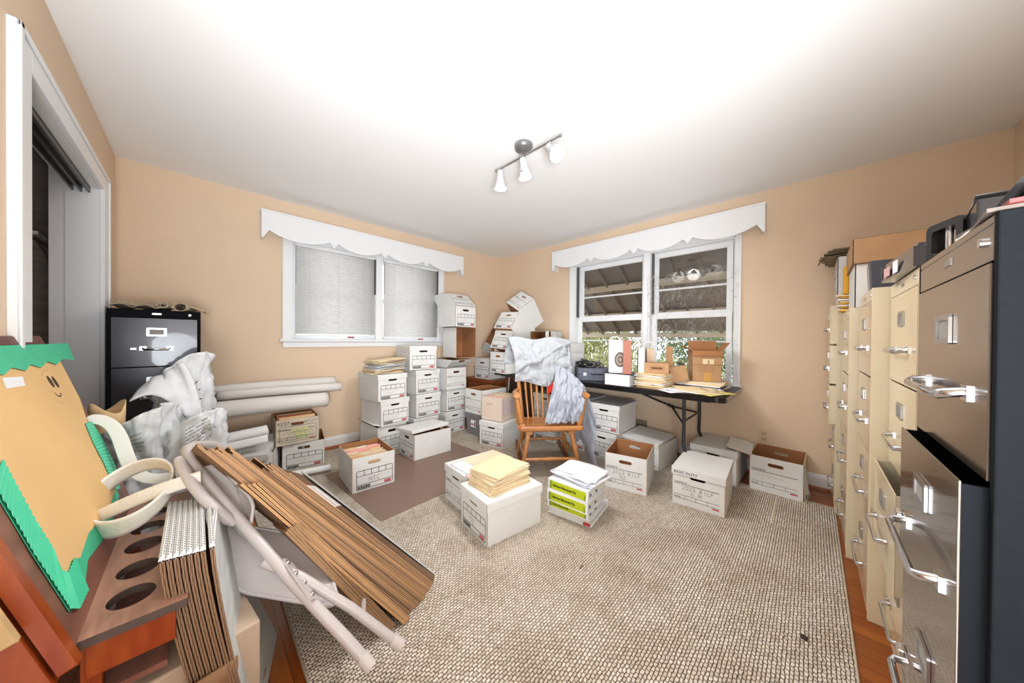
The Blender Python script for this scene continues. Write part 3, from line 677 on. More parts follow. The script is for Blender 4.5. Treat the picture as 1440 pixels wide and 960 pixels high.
# ---- corner pile
desk_m = mat('old_desk_wood', (140, 76, 40), 0.4, noise_amt=0.3, nscale=6, stretch=(1, 1, 8))
ds = thing('wooden_desk', 'low brown wooden desk with an arched kneehole, in the corner behind the boxes', 'desk', (2.98, 3.24, r0))
MB().box((-.30, -.30, .56), (.30, .30, .60)).build('desk_top', desk_m, ds, bevel=.004)
kn = [(-.28, 0), (-.20, 0), (-.20, .40)]+[(-.20+.38*k/10, .40+.08*math.sin(PI*k/10)) for k in range(1, 10)]+[(.18, .40), (.18, 0), (.28, 0), (.28, .56), (-.28, .56)]
MB().plate(kn, [], .02, fr(-.28, 0, 0, (0,-1,0), (0,0,1)), (0,0,0)).build('front_panel', desk_m, ds)
MB().box((-.28, .26, 0), (.28, .28, .56)).build('side_panel', desk_m, ds); MB().box((-.28, -.28, 0), (.28, -.26, .56)).build('side_panel', desk_m, ds)
carton('white record box standing on the brown desk in the corner', (2.94, 3.24, .609), -91, seed=31, group=G_C, lid=True, h=.27)
carton('open brown-lined box tilted over on top of the corner desk box', (3.10, 3.37, 1.06), -42, 62, 28, form='', lid=False, w=.31, d=.33, h=.26, group=G_C)
kc = carton('narrow open carton with brown inside standing at the left end of the table', (2.76, 2.90, .745), 0, form='', lid=False, w=.07, d=.34, h=.30, group=G_C, holes=False, name='narrow_carton')
kc.rotation_euler = (R(90), 0, R(-90)); kc.location = (2.93, 2.905, .917)
# leaning stack at the left end of the table
carton('lowest record box of the leaning stack on the left table end', (2.71, 2.66, .7455), -97, seed=32, group=G_C, lid=False, h=.25)
carton('tilted record box second from bottom of the leaning stack on the table', (2.80, 2.795, .955), -89.5, -23.3, 3.5, seed=33, group=G_C, h=.245)
carton('tilted record box second from top of the leaning stack on the table', (2.835, 2.782, 1.180), -88.9, -31.9, 2.6, seed=34, group=G_C, h=.25, lid=False)
carton('twisted record box at the very top of the leaning stack on the table', (2.954, 2.782, 1.436), -102.1, -48.2, 24.2, form='B', seed=35, group=G_C, lid=False)
# boxes behind the draped cloth on the table
carton('white lidded box on the table directly behind the draped grey cloth', (2.83, 1.985, .7455), -90, form='', seed=36, w=.30, d=.38, h=.25)
carton('white lidded box at the back of the table under the small brown open box', (3.17, 2.47, .7455), -90, form='', seed=37, w=.28, d=.37, h=.25)
ob = carton('small open box showing its brown inside above the left edge of the draped cloth', (3.15, 2.47, 1.013), 0, form='', lid=False, w=.30, d=.24, h=.28, holes=False)
ob.rotation_euler = (R(90), 0, R(-82)); ob.location = (3.28, 2.47, 1.135)
carton('tall open white box at the back of the table, behind the cables', (3.19, 2.14, .7455), -90, form='', lid=False, w=.25, d=.33, h=.365, holes=False)
for nm, loc, rt, hh in (('white card strip leaning up beside the small brown open box', (2.985, 2.315, 1.05), (0, R(2), R(8)), .20), ('white card strip poking up out of the tall open white box', (3.05, 2.205, 1.02), (R(-14), 0, R(0)), .19)):
    o = MB().box((-.004, -.022, 0), (.004, .022, hh)).build('card_strip', [white_card]); o.location = loc; o.rotation_euler = rt; tag(o, nm, 'card strip')
# framed panel leaning under the table
fp = thing('framed_panel', 'dark brown framed panel leaning under the left end of the table', 'framed panel', (2.80, 2.62, r0), (0, R(7), 0))
MB().box((0, -.26, 0), (.02, .30, .05)).box((0, -.26, .62), (.02, .30, .67)).box((0, .24, .05), (.02, .30, .62)).box((0, -.26, .05), (.02, -.20, .62)).build('frame', desk_m, fp, bevel=.003)
MB().box((-.003, .222, .03), (.01, .236, .65)).build('white_edge', trim_m, fp)
MB().box((.006, -.22, .04), (.014, .25, .64)).build('panel', mat('dark_brown_panel', (78, 58, 44), .6), fp)

# ------------------------------------------------------------------ folding table
tb = thing('folding_table', 'long black-topped folding table under the uncovered window', 'table', (2.98, 1.65, 0))
ttop = mat('black_table_top', (44, 44, 46), 0.42, noise_amt=.05, nscale=20); rimm = mat('glossy_black_rim', (18, 18, 20), 0.18)
o = MB().plate(rrect(-.38, -1.22, .38, 1.22, .06, 6), [], .040, Matrix.Translation((0,0,.744)), (0,1,1)).build('table_top', [ttop, rimm], tb, bevel=.010, seg=4)
MB().box((-.33, -1.12, .690), (-.31, 1.12, .704)).box((.31, -1.12, .690), (.33, 1.12, .704)).build('apron_rail', black_pl, tb)
legm = mat('dark_grey_tube', (62, 64, 68), 0.3, metal=.6)
for sy in (-1, 1):
    yy = -.92 if sy < 0 else .92
    for x in (-.24, .24):
        MB().tube([(x, yy, .705), (x, yy, .45), (x, yy-.003*sy, .33), (x-.02*(1 if x < 0 else -1), yy+.025*sy, .22), (x-.03*(1 if x < 0 else -1), yy+.05*sy, .012)], .0135, 12).build('leg', legm, tb)
    MB().tube([(-.24, yy, .50), (.24, yy, .50)], .009, 8).tube([(-.22, yy, .695), (.22, yy, .695)], .012, 8).build('cross_bar', legm, tb)
    b_ = MB().tube([(0.0, yy-sy*.62, .70), (0.0, yy-sy*.30, .60), (-.02, yy-sy*.16, .565)], .010, 8).tube([(-.02, yy-sy*.16, .565), (-.235, yy, .47)], .008, 8).tube([(-.02, yy-sy*.16, .565), (.235, yy, .49)], .008, 8).tube([(-.02, yy-sy*.19, .575), (-.02, yy-sy*.13, .555)], .016, 8)
    b_.build('folding_brace', legm, tb)

TZ = .7445
# hard grey case with cables on it
cs_ = thing('carry_case', 'scuffed blue-grey hard carrying case at the left of the table, tangled cables on top', 'case', (2.86, 1.60, TZ), (0, 0, R(-50)))
casem = mat('scuffed_blue_grey', (92, 94, 108), 0.55, noise_amt=.35, nscale=40)
MB().plate(rrect(-.19, -.12, .19, .12, .03, 5), [], .058, Matrix.Translation((0,0,.062)), (0,0,0)).build('lower_shell', casem, cs_, bevel=.008, seg=3)
MB().plate(rrect(-.19, -.12, .19, .12, .03, 5), [], .058, Matrix.Translation((0,0,.123)), (0,0,0)).build('upper_shell', casem, cs_, bevel=.010, seg=3)
MB().tube([(-.05,-.122,.065),(-.05,-.145,.065),(.05,-.145,.065),(.05,-.122,.065)], .006, 8).build('handle', black_pl, cs_)
MB().box((-.13,-.126,.05),(-.10,-.12,.08)).build('latch', chrome_dull, cs_); MB().box((.10,-.126,.05),(.13,-.12,.08)).build('latch', chrome_dull, cs_)
rnd = random.Random(3)
def cable(loc, n, rx, ry, h, r, col, label, seed, name='cable_coil'):
    rr = random.Random(seed); pts = []
    for i in range(n):
        a = i*0.42; k = .65+.35*math.sin(i*.37+seed)
        pts.append((loc[0]+rx*k*math.cos(a)+rr.uniform(-.012,.012), loc[1]+ry*k*math.sin(a)+rr.uniform(-.012,.012), loc[2]+r+h*(.5+.5*math.sin(i*.61+seed))*.9))
    o = MB().tube(pts, r, 7).build(name, col); tag(o, label, 'cable')
cable((2.84, 1.66, TZ+.124), 90, .11, .14, .055, .0065, black_pl, 'tangle of black cables lying on the blue-grey case', 1)
cable((2.80, 1.55, TZ+.124), 34, .09, .09, .07, .005, mat('grey_cable', (112, 112, 112), .5), 'loop of grey cable on top of the black cable tangle', 2)
o = MB().plate(rrect(-.06, -.035, .06, .035, .015, 4), [], .035, None, (0,0,0)).build('power_adapter', black_pl, bevel=.006, seg=3); o.location = (2.87, 1.72, TZ+.195); o.rotation_euler = (R(4), R(-6), R(40))
tag(o, 'black power adapter brick among the cables on the case', 'adapter')
# stack of white paper, with upright things
pp = thing('paper_stack', 'white block of paper on the table carrying the upright speaker box and orange binder', 'paper', (2.755, 1.245, TZ))
MB().box((-.13, -.115, 0), (.15, .115, .098)).build('sheets', mat('paper_edges', (226, 226, 226), .85, noise_amt=.10, nscale=3, stretch=(1,1,90)), pp, bevel=.001)
tag(MB().box((2.64, 1.10, TZ+.0985), (2.92, 1.365, TZ+.106)).build('black_tray_board', black_pl, bevel=.002), 'thin black board lying on the white paper block on the table', 'board')
bz = TZ+.1065
sp = thing('speaker_box', 'white upright box with a big round dark window, standing on the table', 'box', (2.74, 1.30, bz), (0, 0, R(-58)))
MB().plate(rect(-.075, 0, .075, .30), [], .10, fr(0, -.05, 0, (1,0,0), (0,0,1)), (0,0,0)).build('body', mat('glossy_white_card', (230, 226, 222), .35), sp, bevel=.003)
c_ = MB(); 
for k, rr_ in enumerate((.070, .052, .034, .018)):
    n = 28; ci = [(.022+rr_*.72*math.cos(2*PI*i/n), .12+rr_*math.sin(2*PI*i/n)) for i in range(n)]
    c_.plate(ci, [], .0008, fr(0, -.0505-.0006*k, 0, (1,0,0), (0,0,1)), (k % 2, k % 2, k % 2))
c_.build('round_window', [mat('grille_dark', (92, 74, 66), .5), mat('grille_mid', (150, 136, 122), .5)], sp)
MB().tube([(-.07, 0, .30), (-.04, 0, .325), (.0, 0, .33), (.03, 0, .30)], .006, 6).build('handle', trim_m, sp)
bd_ = thing('ring_binder', 'orange-brown binder standing upright on the table beside the speaker box', 'binder', (2.745, 1.205, bz), (0, 0, R(-66)))
orm = mat('orange_brown_cover', (160, 84, 52), .45)
MB().box((-.034, -.115, 0), (-.030, .115, .295)).box((.030, -.115, 0), (.034, .115, .295)).box((-.034, -.118, 0), (.034, -.114, .295)).build('cover', orm, bd_, bevel=.001)
MB().box((-.028, -.11, .005), (.024, .105, .28)).build('pages', mat('brown_pages', (176, 124, 92), .8), bd_)
MB().grid(lambda u, v: (-.04+.09*u, -.10+.2*v, .297+.012*math.sin(u*3)), 6, 4).build('top_flap', kraft, bd_, solid=.003)
wr = MB()
for k in range(3): wr.tube([(2.93+.02*k, 1.14, bz+.18), (2.93+.02*k, 1.13, bz+.27), (2.93+.02*k, 1.09, bz+.295), (2.93+.02*k, 1.06, bz+.27), (2.93+.02*k, 1.06, bz)], .0025, 6)
tag(wr.build('wire_rack', mat('white_wire', (226, 226, 226), .3)), 'white wire rack standing on the table behind the orange binder', 'wire rack')
o = MB().box((-.024, -.10, 0), (.024, .10, .235)).build('cereal_sized_box', white_card, bevel=.001); o.name = 'white_box'; o.location = (2.80, 1.105, bz); o.rotation_euler = (0, 0, R(-65))
tag(o, 'slim white box standing just right of the orange binder on the table', 'box')
o = MB().box((-.03, -.10, 0), (.03, .10, .22)).build('tan_box', mat('tan_card', (200, 174, 148), .8), bevel=.001); o.location = (2.93, 1.075, TZ); o.rotation_euler = (0, 0, R(-65)); o.scale = (1, 1, 1.5)
tag(o, 'slim tan box standing behind the slim white box on the table', 'box')
# pile of folders
rnd = random.Random(21); zz = TZ
for i in range(14):
    t_ = rnd.choice([.006, .008, .012, .010]); c_ = rnd.choice([manila, manila2, manila2, tanf, paper])
    o = MB().grid(lambda u, v: (-.15+.30*u, -.115+.23*v, .002*math.sin(u*5+i)), 8, 4).build('file_folder', c_, solid=t_*.8)
    o.location = (2.80+rnd.uniform(-.012, .012), .965+rnd.uniform(-.012, .015), zz+t_/2); o.rotation_euler = (0, 0, R(rnd.uniform(-5, 7)-3)); zz += t_+.0012
    tag(o, 'cream or tan folder in the table stack under the small brown carton', 'file folder', 'folders stacked on the table')
for k, (dy, z_) in enumerate(((-.02, .028), (.02, .075), (-.03, .118))):
    o = MB().add([(-.014,0,0),(.014,0,0),(.014,.018,.006),(-.014,.018,.006),(-.014,.018,-.008),(.014,.018,-.008)], [(0,1,2,3),(0,4,5,1),(3,2,5,4),(0,3,4),(1,5,2)]).build('binder_clip', black_pl)
    o.location = (2.648, .965+dy, TZ+z_); o.rotation_euler = (0, 0, R(-90)); tag(o, 'black binder clip on the near edge of the folder stack on the table', 'binder clip', 'clips on the folder stack')
FT = zz
def brown_carton(label, loc, yaw, w, d, h, open_flaps=None, pitch=0, roll=0, prints=0, tape=False, name='cardboard_box'):
    t = thing(name, label, 'box', loc, (R(pitch), R(roll), R(yaw)))
    q = MB(); T = .003
    for M_, a in ((fr(0,-d/2,0,(1,0,0),(0,0,1)), w/2), (fr(0,d/2,0,(-1,0,0),(0,0,1)), w/2), (fr(w/2,0,0,(0,1,0),(0,0,1)), d/2), (fr(-w/2,0,0,(0,-1,0),(0,0,1)), d/2)):
        q.plate(rect(-a, 0, a, h), [], T, M_, (0,1,0))
    q.box((-w/2, -d/2, 0), (w/2, d/2, T), 0)
    if open_flaps is None: q.box((-w/2, -d/2, h-T), (w/2, d/2, h), 0)
    q.build('body', [kraft, kraft_in], t, bevel=.0008)
    if open_flaps:
        for side, ang, fl_ in open_flaps:
            f = MB()
            if side in 'fb': f.plate(rect(-w/2, 0, w/2, fl_), [], T, None, (0,1,0))
            else: f.plate(rect(-d/2, 0, d/2, fl_), [], T, None, (0,1,0))
            fo = f.build('flap', [kraft, kraft_in], t)
            base = {'f': ((0,-d/2,h), 0), 'b': ((0,d/2,h), 180), 'r': ((w/2,0,h), 90), 'l': ((-w/2,0,h), -90)}[side]
            # plate local: x along edge, y up, z outward ; hinge angle: 0 = straight up, + = outwards/down
            M0 = Matrix.Translation(base[0]) @ Matrix.Rotation(R(base[1]), 4, 'Z') @ Matrix.Rotation(R(90+ang), 4, 'X')
            fo.matrix_local = M0
    pr = MB(); FM = fr(0, -d/2-.0006, 0, (1,0,0), (0,0,1))
    if prints == 1:
        pr.strokes([rect(-w*.28, h*.34, w*.30, h*.66)+[(-w*.28, h*.34)]], .0022, FM, 0); pr.plate(rect(-w*.22, h*.42, w*.24, h*.58), [], .0003, FM, (0,0,0)); pr.build('printed_panel', mat('brown_print', (96, 60, 38), .8), t)
    if prints == 2:
        for k in range(5): scribble(pr, -w*.30, w*.30, h*(.90-.085*k), .007, FM, 0, 50+k, .0012, 0)
        pr.build('printed_text', mat('brown_print', (96, 60, 38), .8), t)
    if prints == 3:
        pr.plate(rect(-w*.15, h*.04, w*.22, h*.40), [], .0004, FM, (0,0,0)); pr.text('2', h*.30, w*.0, h*.10, FM, 1, .02, 1, z=.0006); pr.build('number_label', [mat('cream_label', (226, 206, 164), .7), ink], t)
    if tape:
        MB().plate(rect(-w*.10, 0.002, w*.14, h*.55), [], .0005, fr(0, -d/2-.0009, 0, (1,0,0), (0,0,1)), (0,0,0)).build('tape', mat('yellowed_tape', (196, 148, 72), .35), t)
    return t
brown_carton('small flat brown carton on top of the folder stack on the table', (2.80, .965, FT+.001), -72, .19, .16, .088, prints=1)
o = MB().box((-.03, -.002, 0), (.03, .002, .22)).build('cardboard_strip', kraft); o.location = (3.03, .93, TZ+.12); o.rotation_euler = (R(-4), 0, R(-50)); o.scale = (1,1,1.05)
tag(o, 'tall brown cardboard flap standing up behind the folder stack on the table', 'cardboard strip')
# small papers under the brown cartons
lv = thing('magazine_pile', 'low pile of papers and magazines on the table under the two stacked brown cartons', 'papers', (3.10, .70, TZ))
for k in range(6):
    MB().box((-.20+.01*k, -.19, .0), (.16-.008*k, .19, .009)).build('magazine', [manila2, paper, ink, paper, tanf, manila2][k], lv).matrix_local = Matrix.Translation((0, 0, .0095*k)) @ Matrix.Rotation(R((k*37) % 11-5), 4, 'Z')
z0 = TZ+.0575
brown_carton('lower of two stacked brown cartons on the table, yellow tape strip', (3.12, .675, z0), -66, .215, .18, .142, prints=2, tape=True)
brown_carton('open brown carton numbered 2, on top of the other brown carton', (3.13, .675, z0+.143), -66, .225, .19, .120, open_flaps=[('f', 158, .045), ('b', 12, .085), ('r', 38, .085), ('l', 60, .085)], prints=3)
tl = brown_carton('brown carton tipped on its corner, leaning on the taller brown cartons on the table', (2.955, .835, TZ+.05), -58, .135, .14, .13, roll=-12, pitch=-5)
MB().plate(rect(.012, .02, .03, .075), [], .0004, fr(.0682, -.03, 0, (0,1,0), (0,0,1)), (0,0,0)).build('white_label', paper, tl)
cable((2.96, .83, TZ+.185), 18, .05, .04, .03, .003, black_pl, 'short black wire curling out of the tipped brown carton', 9, 'wire_loop')
o = MB().tube([(2.90, .90, TZ+.14), (2.89, .885, TZ+.17), (2.90, .86, TZ+.16), (2.90, .855, TZ+.12), (2.90, .86, TZ+.08)], .004, 7).build('cable', mat('white_cord', (236, 228, 214), .6)); tag(o, 'short white cord hanging between the folder stack and the tipped carton', 'cord')
rnd = random.Random(8)
for k in range(11):
    c_ = [paper, manila2, paper, manila, paper, mat('yellow_pad', (226, 222, 120), .8), paper, manila, paper, manila2, manila][k]
    x_, y_ = 2.72+rnd.uniform(-.03, .10), .66+rnd.uniform(-.12, .12)
    o = MB().grid(lambda u, v: (-.14+.28*u, -.108+.216*v, .0012*math.sin(u*6+k)), 8, 5).build('loose_paper', c_, solid=.0009); o.location = (x_, y_, TZ+.002+k*.0022); o.rotation_euler = (0, 0, R(rnd.uniform(-50, 40)))
    tag(o, 'loose sheet or folder spread over the right end of the table', 'paper', 'loose papers at the right end of the table')

# ------------------------------------------------------------------ rocking chair
pine = mat('orange_pine', (196, 138, 80), 0.32, noise_amt=.22, nscale=9, stretch=(1, 1, .25), coat=.3, dark=(160, 98, 48))
pine_seat = mat('orange_pine_seat', (192, 132, 76), 0.3, noise_amt=.22, nscale=7, stretch=(.4, 3, 3), coat=.3, dark=(148, 80, 34))
rc = thing('rocking_chair', 'orange pine spindle-back rocking chair facing the room, grey cloths draped over it', 'chair', (2.195, 1.700, RZ0+.002), (0, 0, R(-42)))
# local: x right (viewer's right), -y front
def rock_z(y): return .0+ .03*((y-.06)/.40)**2
def leg_pts(x0, y0, x1, y1): return (x0, y0, rock_z(y0)+.045), (x1, y1, .395)
for sx in (-1, 1):
    ys = [-.40+.09*k for k in range(11)]
    q = MB()
    for a, b_ in zip(ys[:-1], ys[1:]):
        za, zb = rock_z(a), rock_z(b_)
        q.hexa([(sx*.225-.013, a, za), (sx*.225+.013, a, za), (sx*.225+.013, b_, zb), (sx*.225-.013, b_, zb)], [(sx*.225-.013, a, za+.045), (sx*.225+.013, a, za+.045), (sx*.225+.013, b_, zb+.045), (sx*.225-.013, b_, zb+.045)])
    q.build('rocker', mat('dark_rocker_wood', (128, 78, 44), .4, noise_amt=.2, nscale=12), rc)
def turned(p0, p1, r0_, r1_, rings=()):
    pts = []; rr = []
    for k in range(15):
        f = k/14; p = Vector(p0).lerp(Vector(p1), f); pts.append(p)
        rr.append(r0_*(1-f)+r1_*f + .004*math.sin(f*PI) + sum(.004*math.exp(-((f-q_)/.035)**2) for q_ in rings))
    return MB().tube(pts, rr, 12)
for sx in (-1, 1):
    turned((sx*.240, -.235, rock_z(-.235)+.04), (sx*.178, -.175, .385), .013, .018, (.82,)).build('leg', pine, rc)
    turned((sx*.238, .215, rock_z(.215)+.04), (sx*.165, .15, .375), .013, .018, (.82,)).build('leg', pine, rc)
    turned((sx*.218, -.215, .17), (sx*.218, .19, .17), .010, .010).build('stretcher', pine, rc)
turned((-.222, -.222, .150), (.222, -.222, .150), .011, .011, (.5,)).build('stretcher', pine, rc)
turned((-.215, .195, .185), (.215, .195, .185), .010, .010, (.5,)).build('stretcher', pine, rc)
seat_out = [(-.275, -.235), (-.25, -.255), (.25, -.255), (.275, -.235), (.268, .10), (.22, .205), (-.22, .205), (-.268, .10)]
def seat_dz(x, y): return -.035*(y+.255)/.46
q = MB(); N_ = len(seat_out)
lv = []
for k, (sc, dz) in enumerate(((.94, -.045), (1.0, -.030), (1.0, -.008), (.975, 0.0))): lv += [(x*sc, y*sc, .428+seat_dz(x, y)+dz) for x, y in seat_out]
q.add(lv, [(k*N_+i, k*N_+(i+1) % N_, (k+1)*N_+(i+1) % N_, (k+1)*N_+i) for k in range(3) for i in range(N_)])
q.add(lv[-N_:], [tuple(range(N_))]); q.add(lv[:N_], [tuple(range(N_))[::-1]])
q.build('seat', pine_seat, rc, bevel=.004)
for sx in (-1, 1):
    MB().box((sx*.178-.028, -.205, .345), (sx*.178+.028, -.145, .385)).build('seat_block', pine, rc, bevel=.004)
# arms: front post, rounded knob end, arm running back
for sx in (-1, 1):
    turned((sx*.245, -.19, .425), (sx*.285, -.215, .655), .021, .017, (.12, .85)).build('arm_post', pine, rc)
    arm = MB(); pts = [(sx*.288, -.25, .68), (sx*.29, -.20, .682), (sx*.292, -.06, .675), (sx*.27, .10, .665), (sx*.235, .235, .655)]
    arm.tube(pts, [.028, .030, .022, .019, .016], 12, flat=.75)
    arm.build('arm', pine, rc, bevel=0)
    turned((sx*.262, -.03, .40), (sx*.288, -.04, .665), .011, .010).build('arm_spindle', pine, rc)
# back: side posts, thin spindles, crest rail
for sx in (-1, 1):
    turned((sx*.20, .17, .395), (sx*.265, .335, 1.06), .016, .013, (.1, .9)).build('back_post', pine, rc)
for k in range(7):
    x = -.15+.05*k; turned((x*.95, .178, .392), (x*1.28, .335, 1.05), .0072, .0062).build('spindle', pine, rc)
cr = MB(); 
cr.grid(lambda u, v: (-.30+.60*u, .335+.03*math.sin(PI*u)+.0*v, 1.02+.10*v+.02*math.sin(PI*u)*v), 16, 3)
cr.build('crest_rail', pine, rc, solid=.024, bevel=0)

# cloths
def cloth_mat(name, rgb):
    m = mat(name, rgb, .95, noise_amt=.05, nscale=30, bump=.25, bscale=14); return m
grey_cloth = cloth_mat('light_grey_cloth', (172, 176, 180))
CM = Matrix.Translation((2.195, 1.700, RZ0)) @ Matrix.Rotation(R(-42), 4, 'Z')
def creases(u, v, s, amp):
    a = abs(nz((u*3.1, v*3.1), 1, s)); b_ = abs(nz((u*7+.5*v, v*6-u), 1, s+4)); c_ = abs(nz((u*15, v*14), 1, s+8))
    return amp*(1.0*a+.6*b_+.25*c_)
def drape1(u, v):
    # v: 0 front hem .. 1 back hem ; crest at v = .62 ; hung over the crest rail, wider than it
    x = -.335+.66*u + .03*math.sin(v*5+u*2)
    if v < .62:
        f = v/.62; hemz = .735+.03*math.sin(u*9)-.04*(1-u)+.05*max(0, .15-u)*4
        z = hemz+(1.155+.012*math.sin(u*11)-hemz)*f
        y = .275+.085*f-.10*math.sin(f*PI)*0.25-.03
        x = x*(1-.14*(1-f)) + .035*(1-f)*(.5-u)
    else:
        f = (v-.62)/.38; z = 1.155-.28*f+.012*math.sin(u*11); y = .345+.06*min(1, f*6)+.04*f
    edge = 1-math.exp(-((v-.62)/.05)**2)
    y -= creases(u, v, 2.0, .065)*(.35+.65*edge); z += .012*nz((u*5, v*5), 1, 9)
    # big diagonal fold
    dgl = (v*1.0-(.16+.42*u)); y -= .030*math.exp(-(dgl/.035)**2)*(1 if v < .6 else 0)
    return (x, y, z)
o = MB().grid(drape1, 90, 90, 0, CM).build('draped_cloth', grey_cloth, solid=.002); tag(o, 'large light grey cloth draped over the high back of the rocking chair', 'cloth')
def drape2(u, v):
    # bunched over the right arm: v 0 hem on the seat .. .55 ridge .. 1 outer hem near the floor
    Bp = Vector((-.06+.31*u, -.215+.04*u, .447+.006*math.sin(u*30)))
    Tp = Vector((.085+.215*u, .00-.14*u, .915-.17*u**1.5))
    Op = Vector((.30+.10*u, .16-.34*u, .13+.10*math.sin(u*5)))
    if v < .55:
        f = v/.55; p = Bp.lerp(Tp, f); p.y -= .06*math.sin(PI*f); p.z += .02*math.sin(PI*f)
    else:
        f = (v-.55)/.45; p = Tp.lerp(Op, f); p.x += .055*math.sin(PI*min(1, f*1.3))
    edge = min(1, abs(v-.55)/.12+.3)
    fo = .015*math.sin(u*13+6*nz((u*2.5, v*2.5), 1, 5)+v*6)+.008*math.sin(u*30+9*nz((u*3, v*3), 1, 8)+v*5)
    p.y -= fo*edge + .045*abs(nz((u*6, v*7), 1, 12)) + .02*abs(nz((u*14, v*13), 1, 15)); p.x += fo*.4*edge if v > .55 else -fo*.3
    return tuple(p)
o = MB().grid(drape2, 90, 90, 0, CM).build('draped_cloth', cloth_mat('blue_grey_cloth', (164, 168, 178)), solid=.002); tag(o, 'blue-grey cloth bunched over the right arm of the rocking chair, hanging to the floor', 'cloth')
rd = MB().grid(lambda u, v: (.05+.11*u, .20+.04*v+.02*math.sin(u*8), .60+.12*v+.03*math.sin(u*5)-.02*u), 14, 10, 0, CM); o = rd.build('red_bag', mat('red_fabric', (206, 48, 34), .7), solid=.006); tag(o, 'bright red bag edge showing behind the chair spindles above the seat', 'bag')
o = MB().plate(rrect(-.018, -.010, .018, .010, .003, 2), [], .004, CM @ Matrix.Translation((-.235, -.205, .434)), (0,0,0)).build('wood_chip', mat('pale_wood', (232, 170, 120), .5)); tag(o, 'small pale wooden piece on the front left corner of the rocking chair seat', 'wood piece')

# ------------------------------------------------------------------ binders on the rug
green = mat('lime_green_label', (190, 204, 24), .5, noise_amt=.06, nscale=30); green_d = mat('dark_lime', (136, 160, 24), .5)
def big_binder(loc, yaw, h, label):
    t = thing('ring_binder', label, 'binder', loc, (0, 0, R(yaw)), 'lime green labelled binders stacked on the rug')
    w, d = .285, .275
    wb = mat('white_vinyl', (236, 238, 240), .3)
    MB().box((-w/2, -d/2, 0), (w/2, d/2, .003)).box((-w/2, -d/2, h-.003), (w/2, d/2, h)).box((-w/2, -d/2-.003, 0), (w/2, -d/2, h)).build('cover', wb, t, bevel=.001)
    MB().box((-w/2+.006, -d/2+.01, .006), (w/2-.008, d/2-.03, h-.008)).build('pages', mat('page_block', (222, 220, 212), .85, noise_amt=.22, nscale=4, stretch=(.3, .3, 90)), t)
    F = fr(0, -d/2-.0034, 0, (1,0,0), (0,0,1)); q = MB()
    q.box((-w/2+.012, h*.13, 0), (w/2-.014, h*.87, .0005), 0, F); q.box((-w/2+.012, h*.13, .0005), (-w/2+.030, h*.87, .0008), 1, F); q.box((w/2-.026, h*.13, .0005), (w/2-.014, h*.60, .0008), 1, F)
    q.text('Retirement Management Plan', h*.34, -w/2+.036, h*.40, F, 2, .035, .60, z=.001)
    q.build('spine_label', [green, green_d, ink], t)
    m_ = MB(); G = fr(w/2-.006, 0, 0, (0,1,0), (0,0,1))
    for k in range(2): m_.box((-d/2+.03+.08*k, h*.35, -.002), (-d/2+.05+.08*k, h*.55, .0015), 0, G)
    m_.build('divider_tab', mat('blue_tab', (90, 100, 140), .6), t)
    return t
b0 = thing('flat_binder', 'white binder with a red mark at its corner, lowest in the green labelled stack', 'binder', (1.80, 1.115, RZ0), (0, 0, R(-82)))
MB().box((-.15, -.155, 0), (.15, .15, .003)).box((-.15, -.155, .042), (.15, .15, .045)).box((-.15, .147, 0), (.15, .15, .045)).build('cover', mat('white_vinyl', (236,238,240), .3), b0, bevel=.001)
MB().box((-.143, -.148, .004), (.143, .14, .040)).build('pages', mat('page_block', (222, 220, 212), .85), b0)
MB().box((.10, -.1565, .004), (.145, -.1555, .022)).build('red_mark', red_ink, b0)
big_binder((1.775, 1.11, RZ0+.047), -84, .048, 'thin white binder with lime green label, lowest of the three green ones')
big_binder((1.75, 1.095, RZ0+.097), -85.5, .068, 'white binder with a lime green spine label, middle of the three on the rug')
big_binder((1.755, 1.09, RZ0+.167), -87, .070, 'white binder with a lime green spine label, top of the stack under loose papers')
pt = RZ0+.238
for k in range(7):
    rnd = random.Random(40+k)
    o = MB().grid(lambda u, v: (-.145+.29*u, -.11+.22*v, .006*nz((u*3, v*3), 1, k)+.004*math.sin(u*4+k)), 12, 8).build('loose_paper', [paper, mat('plastic_sleeve', (226, 228, 236), .25)][k % 2], solid=.0012)
    o.location = (1.765+rnd.uniform(-.012, .03), 1.09+rnd.uniform(-.02, .02), pt+.006+k*.0055); o.rotation_euler = (0, 0, R(-87+rnd.uniform(-9, 9)))
    tag(o, 'loose sheet or plastic sleeve on top of the green labelled binder stack', 'paper', 'papers on the green binders')

# manila stack on the nearest box
rnd = random.Random(31); zt = r0+.235+.0045
for k in range(24):
    t_ = .0042
    o = MB()
    o.plate([(-.15,-.115),(.15,-.115),(.15,.115),(.05+.02*(k % 3),.115),(.045+.02*(k % 3),.127),(-.06+.02*(k % 3),.127),(-.065+.02*(k % 3),.115),(-.15,.115)], [], t_*.8, Matrix.Translation((0,0,t_)), (0,0,0))
    f_ = o.build('manila_folder', manila if k % 3 else manila2)
    f_.location = (1.325+rnd.uniform(-.006, .006)+.0008*k, 1.395+rnd.uniform(-.006, .006)+.0004*k, zt+k*(t_)); f_.rotation_euler = (0, 0, R(-3+rnd.uniform(-4, 4)+(6 if k > 16 else 0)))
    tag(f_, 'cream manila folder in the tall stack on the nearest white box', 'manila folder', 'manila folders on the nearest box')
zb = r0+.245+.0045
for k in range(3):
    f_ = MB().plate([(-.15,-.11),(.15,-.11),(.15,.11),(-.06,.11),(-.065,.122),(-.15,.122)], [], .0025, None, (0,0,0)).build('manila_folder', manila2); f_.location = (1.50, 1.70, zb+.003+k*.003); f_.rotation_euler = (0, 0, R(-6+3*k))
    tag(f_, 'pale manila folder lying flat on the lid of the box behind the manila stack', 'manila folder', 'manila folders on the second box')
